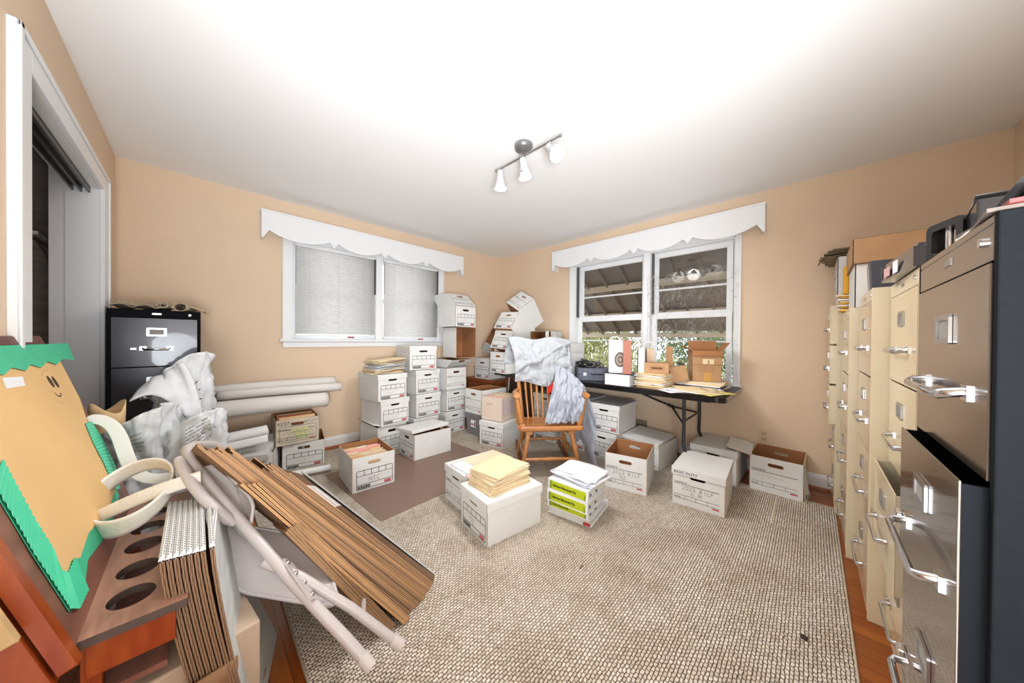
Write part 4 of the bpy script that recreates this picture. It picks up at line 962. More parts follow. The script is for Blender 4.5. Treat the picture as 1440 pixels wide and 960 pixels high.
o = MB().grid(lambda u, v: (1.245+.17*u, 1.60+.21*v, zb+.003+.004*math.sin(u*5)+.003*v), 10, 8).build('loose_paper', paper, solid=.0008); tag(o, 'white sheet on the lid of the box behind the manila stack', 'paper')
o = MB().grid(lambda u, v: (1.21+.14*u, 1.535+.06*v, zb+.007+.003*math.sin(u*7)), 10, 4).build('pink_paper', mat('faint_pink', (238, 196, 186), .8), solid=.0008); tag(o, 'pinkish slip of paper between the two centre boxes', 'paper')

# loose folders on the left column under the blind window
rnd = random.Random(77); zz = r0+z2-.012+.261
cols = [manila2, tanf, manila2, paper, manila2, mat('grey_folder', (170, 172, 176), .7), paper, mat('grey_folder', (170, 172, 176), .7), manila2, mat('dull_folder', (196, 180, 156), .8), manila2, manila]
for k in range(12):
    t_ = rnd.choice([.008, .010, .012]); 
    o = MB().grid(lambda u, v: (-.16+.32*u, -.12+.24*v, .008*nz((u*2.2, v*2.2), 1, k)+.004*math.sin(u*4+k)), 10, 8).build('file_folder', cols[k], solid=t_*.55)
    o.location = (1.35+rnd.uniform(-.02, .02)+.003*k, 3.18+rnd.uniform(-.02, .02), zz+t_/2+.004); zz += t_+.0015; o.rotation_euler = (R(rnd.uniform(-1.5,1.5)), R(-1.5-.15*k), R(6+rnd.uniform(-7, 9)))
    tag(o, 'loose folder in the untidy pile on the boxes under the blind window', 'file folder', 'loose folders on the left column')

# ------------------------------------------------------------------ filing cabinets
def cabinet(label, loc, yaw, w, d, H, n, body_m, front_m, pulls=None, side_m=None, hand_w=.11, top_band=.05, kick=.05, lock=True, group=None, holder=None, hand_out=.022):
    """local front is -y, origin at the middle of the front edge on the floor"""
    t = thing('filing_cabinet', label, 'filing cabinet', loc, (0, 0, R(yaw)), group)
    pulls = pulls or {}; holder = holder or chrome_dull; side_m = side_m or body_m
    q = MB(); T = .014
    q.box((-w/2, 0, 0), (-w/2+T, d, H), 1); q.box((w/2-T, 0, 0), (w/2, d, H), 1); q.box((-w/2+T, 0, H-.012), (w/2-T, d, H), 0); q.box((-w/2+T, d-.01, 0), (w/2-T, d, H), 0)
    q.box((-w/2+T, 0, H-top_band), (w/2-T, .02, H-.012), 0); q.box((-w/2+T, 0.004, 0), (w/2-T, .02, kick), 0)
    dh = (H-top_band-kick)/n
    for i in range(1, n): q.box((-w/2+T, .006, kick+dh*i-.004), (w/2-T, .05, kick+dh*i+.004), 0)
    q.build('body', [body_m, side_m], t, bevel=.002)
    for i in range(n):
        z0 = kick+dh*i+.003; z1 = kick+dh*(i+1)-.003; p = pulls.get(i, 0)
        a = w/2-T-.002
        f = MB(); f.box((-a, -.002-p, z0), (a, .001-p, z1), 0)
        fo = f.build('drawer_front', [front_m], t, bevel=.001)
        if p > 0:
            MB().box((-a+.0005, .001-p, z0+.002), (-a+.006, .35, z1-.004)).box((a-.006, .001-p, z0+.002), (a-.0005, .35, z1-.004)).box((-a+.006, .001-p, z0+.004), (a-.006, .35, z0+.008)).build('drawer_tray', mat('drawer_side_black', (17, 19, 22), .85, spec=.12) if side_m is not body_m else body_m, fo)
        y = -.0025-p; zc = (z0+z1)/2; cz = z0+dh*.70; hz_ = z0+dh*.36
        lh = MB(); F = fr(0, y, cz, (1,0,0), (0,0,1))
        lh.plate(rrect(-.042, -.026, .042, .026, .005, 3), [rect(-.030, -.016, .030, .016)], .004, F @ Matrix.Translation((0,0,.004)), (0,0,0)); lh.box((-.031, -.017, 0), (.031, .017, .001), 1, F)
        lh.build('label_holder', [holder, mat('holder_card', (150, 146, 140), .7)], fo)
        hb = MB(); hw = hand_w
        pts = [(-hw, y+.002, hz_+.004), (-hw*1.0, y-hand_out*.75, hz_), (-hw*.90, y-hand_out, hz_-.004), (hw*.90, y-hand_out, hz_-.004), (hw, y-hand_out*.75, hz_), (hw, y+.002, hz_+.004)]
        hb.tube(pts, .0052, 8, flat=1.5); hb.box((-hw-.014, y-.003, hz_-.010), (-hw+.014, y+.001, hz_+.014)); hb.box((hw-.014, y-.003, hz_-.010), (hw+.014, y+.001, hz_+.014))
        hb.build('handle', chrome, fo)
        tl = MB(); tl.box((-hw-.050, y-.012, hz_-.006), (-hw-.024, y+.001, hz_+.008)); tl.build('thumb_latch', chrome, fo, bevel=.002)
    if lock:
        MB().tube([(w/2-.05, .0, H-top_band/2), (w/2-.05, -.004, H-top_band/2)], .0065, 12).build('lock', chrome, t)
        MB().box((-.02, -.002, H-top_band/2-.006), (.02, .001, H-top_band/2+.006)).build('maker_plate', chrome_dull, t, bevel=.001)
    return t
cream = mat('cream_enamel', (226, 212, 182), .30, noise_amt=.03, nscale=3, coat=.2); cream_f = mat('cream_enamel_front', (222, 204, 170), .22, noise_amt=.03, nscale=3, coat=.3)
tan_f = mat('tan_enamel', (202, 178, 148), .20, noise_amt=.03, nscale=3, coat=.3)
black_side = mat('black_side_steel', (17, 19, 22), .85, noise_amt=.15, nscale=90, spec=.12); black_front = mat('black_front_steel', (44, 44, 48), .28, metal=.35, coat=.3)
bronze = mat('bronze_glossy_steel', (116, 104, 94), .17, metal=.75, coat=.4, bump=.02, bscale=4, noise_amt=.05, nscale=4)
G_F = 'cream filing cabinets in the row along the right wall'
cabinet('nearest filing cabinet at the right, glossy bronze drawer fronts and black side', (.942, -0.174, 0), 180, .416, .65, 1.322, 4, bronze, bronze, {2: .022, 1: .016}, side_m=black_side, hand_w=.115, top_band=.062, holder=chrome_dull, hand_out=.026)
cabinet('cream filing cabinet next to the glossy bronze one', (1.70, -0.224, 0), 180, .455, .595, 1.372, 4, cream, cream_f, {1: .035}, group=G_F, hand_out=.026)
cabinet('cream filing cabinet with tan drawers, third from the near end of the row', (2.160, -0.176, 0), 180, .452, .64, 1.372, 4, cream, tan_f, {}, group=G_F)
cabinet('cream filing cabinet under the white box and long brown carton, right wall', (2.67, -0.142, 0), 180, .50, .675, 1.33, 4, cream, tan_f, {}, group=G_F)
cabinet('tallest cream filing cabinet, far end of the row, upper drawers pulled out', (3.185, -0.120, 0), 180, .40, .695, 1.452, 5, cream, cream_f, {2: .03, 3: .03, 4: .03}, group=G_F)
cabinet('black four drawer filing cabinet by the closet, brown cloth rolls on its top', (-.174, 2.93, 0), 0, .385, .655, 1.312, 4, black_side, black_front, {}, hand_w=.055)

# things on the cabinets
trayp = mat('smoky_black_tray', (50, 54, 62), .12, coat=.5)
def tray(label, loc, rot, w=.26, d=.34, h=.06, group=None):
    t = thing('desk_tray', label, 'tray', loc, rot, group)
    q = MB(); q.box((-w/2, -d/2, 0), (w/2, d/2, .004)); T = .004
    q.plate([(-d/2,0),(d/2,0),(d/2,h),(-d/2,h*.55)], [], T, fr(w/2,0,0,(0,1,0),(0,0,1)), (0,0,0)); q.plate([(-d/2,0),(d/2,0),(d/2,h*.55),(-d/2,h)], [], T, fr(-w/2,0,0,(0,-1,0),(0,0,1)), (0,0,0))
    q.plate(rect(-w/2,0,w/2,h), [], T, fr(0,d/2,0,(-1,0,0),(0,0,1)), (0,0,0)); q.build('tray_body', trayp, t, bevel=.0015)
    q = MB(); q.tube([(-w/2,-d/2,h*.55),(-w/2,d/2,h),(w/2,d/2,h),(w/2,-d/2,h*.55)], .004, 6); q.build('rim', black_pl, t)
    return t
tray('black tray tilted up on the bronze cabinet, farther one', (1.00, -.36, 1.345), (R(0), R(0), R(-8)), .20, .30, .05)
tray('black open tray at the near end of the bronze cabinet top', (.78, -.36, 1.350), (R(3), R(16), R(6)), .16, .26, .05)
lp_ = thing('tray_lid', 'long dark flat tray lid sloping up along the bronze cabinet top', 'tray lid', (.90, -.245, 1.332), (R(-4), R(15), R(3)))
MB().box((-.24, -.035, 0), (.16, .045, .007)).box((-.24, .038, 0), (.16, .045, .020)).build('plate', trayp, lp_, bevel=.001)
ho = thing('hole_punch', 'black and chrome paper punch standing on the far front corner of the bronze cabinet', 'paper punch', (1.115, -.215, 1.322), (0, 0, R(20)))
MB().plate(rrect(-.045, 0, .045, .085, .012, 4), [rrect(-.030, .015, .030, .07, .008, 3)], .035, fr(0, -.017, 0, (1,0,0), (0,0,1)), (0,0,0)).build('frame', black_pl, ho)
MB().tube([(-.012, 0, .012), (-.012, 0, .072)], .007, 10).tube([(.014, 0, .012), (.014, 0, .072)], .007, 10).build('pins', chrome, ho)
fl2 = thing('file_rack', 'flat brown and red folders sloping across the top of the bronze cabinet', 'folders', (.86, -.30, 1.324), (R(0), R(0), 0))
for k, (c_, dz) in enumerate(((mat('dark_folder', (96, 84, 76), .5), .0), (mat('maroon_folder', (140, 58, 56), .5), .006), (paper, .011), (mat('dark_folder', (96, 84, 76), .5), .015))):
    MB().box((-.13, -.13+.01*k, dz), (.12, .12-.006*k, dz+.005)).build('folder', c_, fl2).rotation_euler = (0, 0, R(4*k-6))
kb = thing('desk_phone', 'black shallow tray with a white label resting across the two nearest cream cabinets', 'tray', (1.66, -.31, 1.374), (0, 0, R(4)))
kb.name = 'label_tray'
q = MB(); q.box((-.17, -.11, 0), (.17, .11, .006)); q.add([(-.17,.11,0),(.17,.11,0),(.17,.085,.07),(-.17,.085,.07),(-.17,.10,.07),(.17,.10,.07)], [(0,1,2,3),(0,3,4),(1,5,2),(3,2,5,4),(0,4,5,1)])
q.box((-.175, -.11, 0), (-.168, .11, .06)); q.box((.168, -.11, 0), (.175, .11, .06)); q.build('tray_body', trayp, kb, bevel=.0015)
MB().box((-.03, .1105, .010), (.02, .112, .05)).build('sticker', paper, kb); MB().box((.06, .1105, .012), (.13, .112, .045)).build('sticker', mat('pink_sticker', (214, 170, 168), .6), kb)
bp_ = thing('book_pair', 'two small dark books leaning on the third cabinet of the right wall row', 'books', (2.06, -.25, 1.374), (0, R(12), R(8)))
MB().box((-.02, -.06, 0), (.01, .07, .13)).build('cover', mat('dark_blue_cover', (58, 62, 74), .3), bp_, bevel=.002); MB().box((.012, -.06, 0), (.030, .07, .12)).build('second_cover', chrome_dull, bp_, bevel=.002)
wbx = carton('white box carrying the long brown carton on the fourth cabinet of the right row', (2.605, -.36, 1.3325), 90, form='', seed=50, w=.40, d=.35, h=.225, lid=False, holes=False)
MB().plate(rect(-.19, -.165, .19, .165), [], .004, Matrix.Translation((0,0,.226)), (0,0,0)).build('top_panel', white_card, wbx)
brown_carton('long plain brown carton lying on the white box on top of the right cabinets', (2.62, -.46, 1.560), 90, .62, .42, .13)
yl = thing('yellow_envelope_pile', 'yellow envelopes and papers stacked at the front of the fourth cabinet', 'envelopes', (2.845, -.215, 1.332), (0, 0, 0))
ylm = mat('amber_envelope', (232, 170, 40), .6)
rnd = random.Random(6)
for k in range(9):
    MB().box((-.055, -.11, 0), (.065, .09+rnd.uniform(-.02, .02), .008)).build('envelope', [ylm, manila, ylm, paper, ylm, manila, paper, ylm, manila][k], yl).matrix_local = Matrix.Translation((0, 0, .012*k+.004)) @ Matrix.Rotation(R(rnd.uniform(-6, 6)), 4, 'Z') @ Matrix.Rotation(R(rnd.uniform(-2, 2)), 4, 'X')
MB().box((-.05, .055, .115), (.06, .075, .285)).build('standing_envelope', ylm, yl, bevel=.002)
MB().box((-.05, .03, .115), (.05, .05, .27)).build('standing_envelope', manila, yl)
carton('white record box on the farthest tall cabinet, dark folders across its top', (3.19, -.31, 1.454), 180, form='B', seed=51, w=.33, d=.38, h=.27, lid=False)
df = thing('folder_bundle', 'dark brown folders and straps lying over the white box on the farthest cabinet', 'folders', (3.19, -.29, 1.727), (0, 0, 0))
for k in range(4):
    MB().grid(lambda u, v: (-.19+.38*u, -.19+.42*v, .008*math.sin(u*4+k)+.006*math.sin(v*5)), 8, 8).build('folder', mat('olive_folder', (122, 108, 84), .7), df, solid=.006).matrix_local = Matrix.Translation((0, 0, .012+.011*k)) @ Matrix.Rotation(R(6*k-8), 4, 'Z')
MB().tube([(-.10,.20,.02),(-.08,.25,.0),(-.05,.26,-.02)], .003, 6).tube([(.05,.2,.03),(.08,.25,.02),(.10,.26,.0)], .003, 6).build('strap', mat('dark_strap', (70,60,50), .7), df)

# brown cloth rolls on the black cabinet
clo = mat('taupe_canvas', (184, 166, 142), .9, noise_amt=.12, nscale=16, bump=.3, bscale=30); clo_d = mat('taupe_canvas_shade', (150, 132, 112), .9, noise_amt=.12, nscale=16)
rl = thing('cloth_roll', 'rolled taupe canvas with a spiral end, lying on the black cabinet', 'cloth roll', (-.17, 3.12, 1.3125))
q = MB()
def spiral(u, v, r0_=.008, r1_=.030, cx=.02, cz=.032, L=.36, sq=.72, y0=-.20):
    a = u*2*PI*2.6; r_ = r0_+(r1_-r0_)*u; return (cx+r_*math.cos(a)+.006*nz((a, v*3), 1, 1), y0+L*v, cz+r_*sq*math.sin(a))
q.grid(lambda u, v: spiral(u, v), 70, 14); q.build('rolled_canvas', clo, rl, solid=.0035)
q = MB(); q.grid(lambda u, v: (-.20+.22*u, -.20+.36*v+.02*math.sin(u*6), .008+.022*abs(math.sin(u*7+v*2))*(1-u*.3)+.010*nz((u*4, v*4), 1, 2)), 36, 20); q.build('loose_end', clo, rl, solid=.004)
q = MB(); q.grid(lambda u, v: (-.19+.36*u, .0+.17*v, .030+.045*math.sin(PI*v)*(1-.5*u)+.012*nz((u*5, v*4), 1, 4)), 30, 14); q.build('folded_layer', clo, rl, solid=.004)
r2 = thing('cloth_roll', 'taupe canvas tube with dark hollow end, right one on the black cabinet', 'cloth roll', (-.045, 3.10, 1.3125), (0, 0, R(-10)))
MB().grid(lambda u, v: ((.030+.004*v)*math.cos(2*PI*u), -.18+.34*v, .026+.024*math.sin(2*PI*u)), 28, 10).build('rolled_canvas', clo, r2, solid=.003)
MB().grid(lambda u, v: (.02+.075*u, -.10+.20*v, .040-.034*u+.006*math.sin(v*7)), 12, 10).build('loose_end', mat('pale_canvas', (206, 182, 150), .9), r2, solid=.003)

# ------------------------------------------------------------------ left: boxes and rolls
dirty = mat('aged_white_card', (214, 202, 182), .8, noise_amt=.14, nscale=8)
carton('white record box on the floor directly below the handwritten beige box', (.70, 3.39, r0*0), -11, seed=60, w=.312, h=.228, group=G_L, lid=False)
bx = carton('beige worn record box with handwriting, below the ends of the long rolls', (.625, 3.365, .233), -3, form='', lid=False, seed=61, w=.312, d=.37, h=.215, outer=dirty, holes=True, group=G_L)
q = MB(); F = fr(0, -.1855, 0, (1,0,0), (0,0,1))
q.strokes([rrect(-.13, .02, .135, .155, .006, 2)+[(.135, .026)]], .003, F, 0, .0002)
hand(q, 'KEEP', -.14, .170, .026, F, 0, .003, .0004); scribble(q, .04, .14, .182, .016, F, 0, 5, .0026, .0004)
q.box((-.05, .165, .0003), (.035, .185, .0006), 3, F)
for k, cidx in enumerate((1, 2, 1, 2, 2)): q.box((-.05+.012*k, .122-.021*k, .0003), (.075, .132-.021*k, .0005), cidx, F)
for k in range(5): scribble(q, -.09, .11, .127-.021*k, .009, F, 0, 70+k, .0013, .0008)
q.build('handwriting', [ink, mat('yellow_highlight', (226, 220, 120), .7), mat('green_highlight', (170, 200, 110), .7), mat('brown_scribble', (110, 60, 30), .7)], bx)
for k in range(4):
    o = MB().box((-.13, -.15+.07*k, 0), (.13, -.14+.07*k, .225)).build('file_folder', [tanf, mat('rust_folder', (176, 96, 60), .8), manila, mat('brown_folder', (130, 84, 56), .8)][k]); o.location = (.625, 3.365, .238); o.rotation_euler = (0, 0, R(-3)); tag(o, 'brown or tan file sticking up in the handwritten beige box under the rolls', 'file folder', 'files in the handwritten box')
carton('white box left of the handwritten stack, grey lid half sliding off', (.335, 3.30, 0), -16, seed=62, w=.31, h=.235, group=G_L, lid_rot=(8, 0, -4), lid_off=(-.02, -.02, .035))
pap = mat('drawing_paper', (226, 222, 216), .75, noise_amt=.06, nscale=6, stretch=(.5, 4, 4)); pap2 = mat('bright_drawing_paper', (240, 240, 240), .7)
def roll(label, p0, p1, r, m, turns=2.3, flat=1.0, group=None, name='rolled_plan', marks=0):
    p0 = Vector(p0); p1 = Vector(p1); ax = (p1-p0); L = ax.length; M = fr(p0.x, p0.y, p0.z, ax, (0,0,1)); M = M.copy()
    az = ax.normalized(); s_ = az.cross(Vector((0,0,1))).normalized(); u_ = s_.cross(az)
    M = Matrix((az, s_, u_)).transposed().to_4x4(); M.translation = p0
    t = thing(name, label, 'rolled plan', (0,0,0), group=group)
    MB().grid(lambda u, v: (L*v, (r*(.62+.38*u))*math.cos(2*PI*turns*u), (r*(.62+.38*u))*flat*math.sin(2*PI*turns*u)+.004*math.sin(v*4)), int(30*turns), 16, 0, M).build('sheet', m, t, solid=.0012)
    if marks:
        q = MB(); rnd = random.Random(marks)
        for k in range(10):
            a = R(-(70+rnd.uniform(-40, 50))); x = L*rnd.uniform(.25, .95); l_ = rnd.uniform(.03, .10)
            q.tube([(x, (r+.0015)*math.cos(a), (r+.0015)*flat*math.sin(a)), (min(L, x+l_), (r+.0015)*math.cos(a), (r+.0015)*flat*math.sin(a))], .0007, 4, 0, M)
        q.build('drawn_lines', mat('drawing_grey', (140, 140, 146), .8), t)
    t.location = (0, 0, 0); return t
roll('thick grey-white rolled plan lying across the boxes, lowest and nearest of the long rolls', (.055, 3.22, .585), (.86, 3.30, .535+.03), .068, pap)
roll('long rolled plan with frayed drawn edge, uppermost against the tan wall', (.06, 3.47, .70), (.985, 3.50, .705), .050, pap, marks=3)
roll('long thin rolled plan between the thick roll and the uppermost one', (.11, 3.385, .672), (1.015, 3.395, .660), .040, pap, marks=5)
roll('short bright white rolled drawing tied with string, lying under the thick roll', (.02, 3.10, .37), (.395, 3.12, .405), .052, pap2, marks=4, flat=.8)
o = MB().grid(lambda u, v: (.03+.36*u, 3.03+.02*v, .365+.02*u-.055*(1-v)), 10, 4).build('drawing_sheet', pap2, solid=.001); tag(o, 'loose white drawing sheet hanging from the short tied roll', 'paper')
roll('white rolled plan lying on the floor beside the handwritten box stack', (.36, 3.02, .036), (.80, 2.93, .036+RZ0), .028, pap2, flat=.9)

# ------------------------------------------------------------------ white woven sacks, kraft bag
sackm = mat('white_woven_sack', (208, 210, 212), .55, noise_amt=.07, nscale=50, bump=.6, bscale=16)
def sack(label, base, Rr, H, lean, seed, mouth=.12, prints=None, twist=0.0):
    t = thing('woven_sack', label, 'sack', (base[0], base[1], 0))
    def f(u, v):
        a = 2*PI*u+twist*v
        r_ = Rr*(1.0-.10*v+.10*math.sin(PI*min(1, v*1.1)))
        if v > .82: r_ = r_*(1+.10*(v-.82)/.18)
        x = math.cos(a)*r_; y = math.sin(a)*r_*.82
        cr_ = abs(nz((math.cos(a)*2.2, math.sin(a)*2.2, v*3.2), 1, seed)); c2 = abs(nz((math.cos(a)*5, math.sin(a)*5, v*8), 1, seed+3)); c3 = abs(nz((math.cos(a)*10+v*4, math.sin(a)*10, v*12), 1, seed+7))
        k = 1-.46*cr_-.32*c2-.20*c3
        top = H*(1-.09*(1+math.cos(a-2.4))*(v**3))
        return (x*k+lean[0]*v*v, y*k+lean[1]*v*v, .002+top*v+.02*nz((x*9, y*9, v*3), 1, seed+5)*v)
    q = MB(); q.grid(f, 72, 70, closed_u=True); b_ = q.build('sack_body', sackm, t, solid=.003)
    return t, f
t, f = sack('tall open white woven sack with printed text, before the black cabinet', (-.045, 2.36), .128, 1.065, (.0, .03), 3)
def print_on(t, f, u0, u1, v0, v1, n, m, seed, name='printed_text', slant=0.0, side=-1):
    q = MB(); rnd = random.Random(seed)
    for k in range(n):
        v = v1+(v0-v1)*k/max(1, n-1); uu = u0; ue = u0+(u1-u0)*rnd.uniform(.55, 1)
        while uu < ue:
            du = min(.006, ue-uu)+.0001; pts = []
            for s_ in (0, 1):
                for e_ in (0, 1):
                    P = Vector(f(uu+du*s_, v+slant*(uu-u0)+.0045*e_)); C_ = Vector((0, 0, P.z)); n_ = (P-C_); n_.z = 0; n_.normalize(); pts.append(P+n_*.0034)
            q.add(pts, [(0, 2, 3, 1)]); uu += du+(.004 if rnd.random() < .18 else 0)
    return q.build(name, m, t)
print_on(t, f, .68, .86, .62, .82, 14, ink, 4, slant=.35)
MB().tube([Vector(f(.60+.26*k/16, .80-.30*k/16)) + Vector((0, -.006, 0)) for k in range(17)], .0018, 5).build('seam', mat('grey_thread', (120, 122, 126), .7), t)
# turned-down flap of its mouth
q = MB(); q.grid(lambda u, v: tuple(Vector(f(.52+.22*u, .985)).lerp(Vector((-.165+.24*u, -.13-.05*v, .985-.13*v+.05*math.sin(u*5)-.10*u*v)), v)), 24, 12); q.build('mouth_flap', sackm, t, solid=.003)
t, f = sack('shorter crumpled white woven sack with printing, left of the tall sack', (-.165, 2.12), .135, .845, (.0, .0), 11)
print_on(t, f, .66, .80, .80, .90, 5, mat('olive_print', (120, 122, 100), .8), 8)
t, f = sack('middle crumpled white sack slumped in front of the tall sack', (-.02, 2.10), .135, .80, (.02, .02), 23)
print_on(t, f, .70, .86, .78, .93, 8, mat('dark_print', (90, 90, 92), .8), 9, slant=.3)
kb_ = thing('kraft_bag', 'tan kraft paper bag edge behind the green border, left of the sacks', 'bag', (-.27, 2.18, 0), (0, 0, R(-20)))
MB().grid(lambda u, v: (.05*math.cos(2*PI*u)*(1+.12*nz((u*8, v*5), 1, 3)), .05*math.sin(2*PI*u)*(1+.12*nz((u*8, v*5), 1, 6)), .84*v*(1+.03*math.sin(u*12))), 40, 20, closed_u=True).build('bag_body', mat('tan_kraft_paper', (222, 188, 140), .8, noise_amt=.10, nscale=12), kb_, solid=.002)
st = MB(); P_ = [(-.300, 1.98, .83), (-.255, 1.99, .825), (-.215, 1.955, .775), (-.195, 1.90, .70), (-.165, 1.83, .62), (-.10, 1.80, .585), (.0, 1.83, .60)]
def strap(P, w, name, m, label, up=(0,0,1), t_=.003, wv=None):
    P = [Vector(p) for p in P]; q = MB(); vs = []; fs = []
    for i, p in enumerate(P):
        a = P[max(0, i-1)]; b_ = P[min(len(P)-1, i+1)]; tg = (b_-a).normalized(); s_ = Vector(wv[i] if wv else up); s_ = (s_-tg*s_.dot(tg)).normalized()
        vs += [p-s_*w/2, p+s_*w/2]
    fs = [(2*i, 2*i+1, 2*i+3, 2*i+2) for i in range(len(P)-1)]
    q.add(vs, fs, 0, None, True); o = q.build(name, m, None, solid=t_, subsurf=2); tag(o, label, 'strap'); return o
strap(P_, .045, 'canvas_strap', mat('off_white_webbing', (222, 222, 216), .8), 'off-white canvas strap running down beside the green border of the poster', up=(1, .5, .6))

# ------------------------------------------------------------------ canvas tote loop
tote = mat('cream_canvas', (232, 228, 216), .85, noise_amt=.05, nscale=30, bump=.2, bscale=80)
tt = thing('canvas_bag', 'cream canvas bag with a wide loop and red print, on the holed tray', 'bag', (0,0,0))
C0 = Vector((-.150, 1.60, .615)); A1 = Vector((.105, -.02, .075)); B1 = Vector((-.035, .17, -.01))
A1 = Vector((.09, 0, .045)); B1 = Vector((-.027, .165, .028)); C0 = Vector((-.148, 1.60, .63))
def loop(u, v):
    a = 2*PI*u; p = C0+A1*math.cos(a)+B1*math.sin(a)
    w = Vector((-.12, -.25, 1)).normalized(); return tuple(p+w*(.048*(v-.5))*(1-.25*math.cos(a)))
MB().grid(loop, 60, 8, closed_u=True).build('loop_band', tote, tt, solid=.007)
q = MB(); q.tube([loop(k/60, 1.0) for k in range(60)], .0035, 6, closed=True); q.tube([loop(k/60, 0.0) for k in range(60)], .0035, 6, closed=True); q.build('piping', mat('white_piping', (244, 242, 236), .8), tt)
q = MB()
for k in range(6):
    pt_ = [Vector(loop(.90+.018*k+.006*j, .5+.22*math.sin(j*2+k)))+Vector((.002, -.007, .002)) for j in range(4)]; q.tube(pt_, .0016, 5)
q.build('red_print', red_ink, tt)
MB().grid(lambda u, v: tuple(Vector((-.232, 1.56, .562)).lerp(Vector((.01, 1.43, .665)), u)+Vector((0, .01*v, .040*v+.012*math.sin(PI*u)))), 16, 6).build('tail_band', tote, tt, solid=.008)
MB().grid(lambda u, v: (-.06+.20*u, 1.66+.24*v, .60+.05*math.sin(PI*v)*math.sin(PI*u)+.02*nz((u*6, v*6), 1, 4)-.10*(1-u)*0), 26, 26).build('bag_body', sackm, tt, solid=.004)

# ------------------------------------------------------------------ easel with cup tray and poster
redwood = mat('worn_red_brown_wood', (140, 92, 76), .4, noise_amt=.38, nscale=5, stretch=(4, .6, 4)); orangewood = mat('bright_orange_wood', (172, 84, 30), .35, noise_amt=.30, nscale=6, stretch=(4, 4, 1), dark=(140, 52, 14)); rawwood = mat('raw_beige_wood', (206, 172, 122), .8, noise_amt=.18, nscale=16)
ea = thing('paint_easel', 'worn red-brown wooden easel with a tray of round cup holes, at the left edge', 'easel', (0, 0, 0))
e_ = Vector((-.226, 0, .635)).normalized(); P0 = Vector((-.175, 1.10, .5)); eY = Vector((0, 1, 0))
BM = Matrix((eY, e_, eY.cross(e_))).transposed().to_4x4(); BM.translation = P0-Vector((0, 1.10, 0))   # local x = room y, local y up the board, z towards the room
if BM.to_3x3().col[2].x < 0: print('board normal flipped')
MB().plate([(1.085, 0), (1.90, 0), (2.12, .64), (1.165, .64)], [], .014, BM, (0,0,0)).build('board', redwood, ea, bevel=.002)
q = MB(); q.plate([(1.053, -.02), (1.085, -.02), (1.167, .66), (1.135, .66)], [], .024, BM @ Matrix.Translation((0,0,.002)), (0,0,0)); q.build('side_stile', orangewood, ea, bevel=.004)
MB().plate([(1.044, -.03), (1.078, -.03), (1.155, .60), (1.121, .60)], [], .045, BM @ Matrix.Translation((0,0,-.028)), (0,0,0)).build('rear_leg', orangewood, ea, bevel=.003)
MB().plate([(1.030, -.05), (1.070, -.05), (1.14, .56), (1.10, .56)], [], .035, BM @ Matrix.Translation((0,0,-.080)), (0,0,0)).build('rear_brace', orangewood, ea, bevel=.003)
MB().plate([(1.030, .10), (1.047, .10), (1.085, .42), (1.066, .42)], [], .030, BM @ Matrix.Translation((0,0,-.020)), (0,0,0)).build('wood_cleat', rawwood, ea, bevel=.004)
MB().box((1.15, .650, -.03), (2.02, .685, .006), 0, BM).build('top_rail', mat('dark_red_brown', (98, 56, 46), .5, noise_amt=.25, nscale=20), ea, bevel=.006)
# tray
tx0, tx1, ty0, ty1 = -.178, -.015, 1.10, 1.86
holes = []
for hy in (1.205, 1.335, 1.475, 1.60, 1.72): holes.append([(-.112+.040*math.cos(2*PI*k/24), hy+.044*math.sin(2*PI*k/24)) for k in range(24)])
MB().plate(rect(tx0, ty0, tx1, ty1), holes, .020, Matrix.Translation((0,0,.502)), (0,1,1)).build('cup_tray', [mat('worn_tray_wood', (176, 130, 108), .35, noise_amt=.34, nscale=9, stretch=(5, 1, 1)), mat('dark_hole_edge', (86, 70, 62), .6, noise_amt=.3, nscale=20)], ea, bevel=.003)
MB().box((tx1-.038, ty0+.05, .502), (tx1-.006, ty1, .504)).build('tray_groove', mat('pale_worn_wood', (176, 140, 116), .5, noise_amt=.15, nscale=10), ea)
MB().box((tx0+.01, ty0+.02, .40), (tx1-.02, ty0+.045, .482)).build('tray_bracket', orangewood, ea, bevel=.002)
MB().box((tx0+.01, ty0+.04, .33), (tx1-.035, ty1-.03, .345)).build('tray_bottom', redwood, ea)
for yy_ in (ty0+.04, ty1-.06): MB().box((tx0, yy_, .0), (tx0+.03, yy_+.035, .49)).build('front_leg', orangewood, ea, bevel=.002)
po = thing('paper_poster', 'tan paper poster with drawn smiling face and green border, on the easel', 'poster', (0, 0, 0))
tan = mat('tan_poster_paper', (232, 190, 130), .8, noise_amt=.08, nscale=3.5); gr = mat('green_border_paper', (64, 196, 150), .55, noise_amt=.08, nscale=20); grl = mat('light_green_ridge', (110, 226, 184), .5)
Z_ = lambda z: BM @ Matrix.Translation((0, 0, z))
MB().plate([(1.20, .62), (1.20, .36), (1.165, .20), (1.142, .055), (1.20, .03), (1.34, .07), (1.55, .045), (1.80, .07), (1.93, .36), (2.07, .62)], [], .0008, Z_(.0022), (0,0,0)).build('green_backing', gr, po)
MB().plate([(1.22, .61), (1.279,.381), (1.268,.353), (1.26,.313), (1.257,.285), (1.234,.238), (1.225,.172), (1.195,.123), (1.21,.104), (1.267,.113), (1.311,.095), (1.427,.108), (1.627,.083), (1.79,.097), (1.901,.289), (2.026,.43), (2.08,.612)], [], .0008, Z_(.0036), (0,0,0)).build('tan_sheet', tan, po)
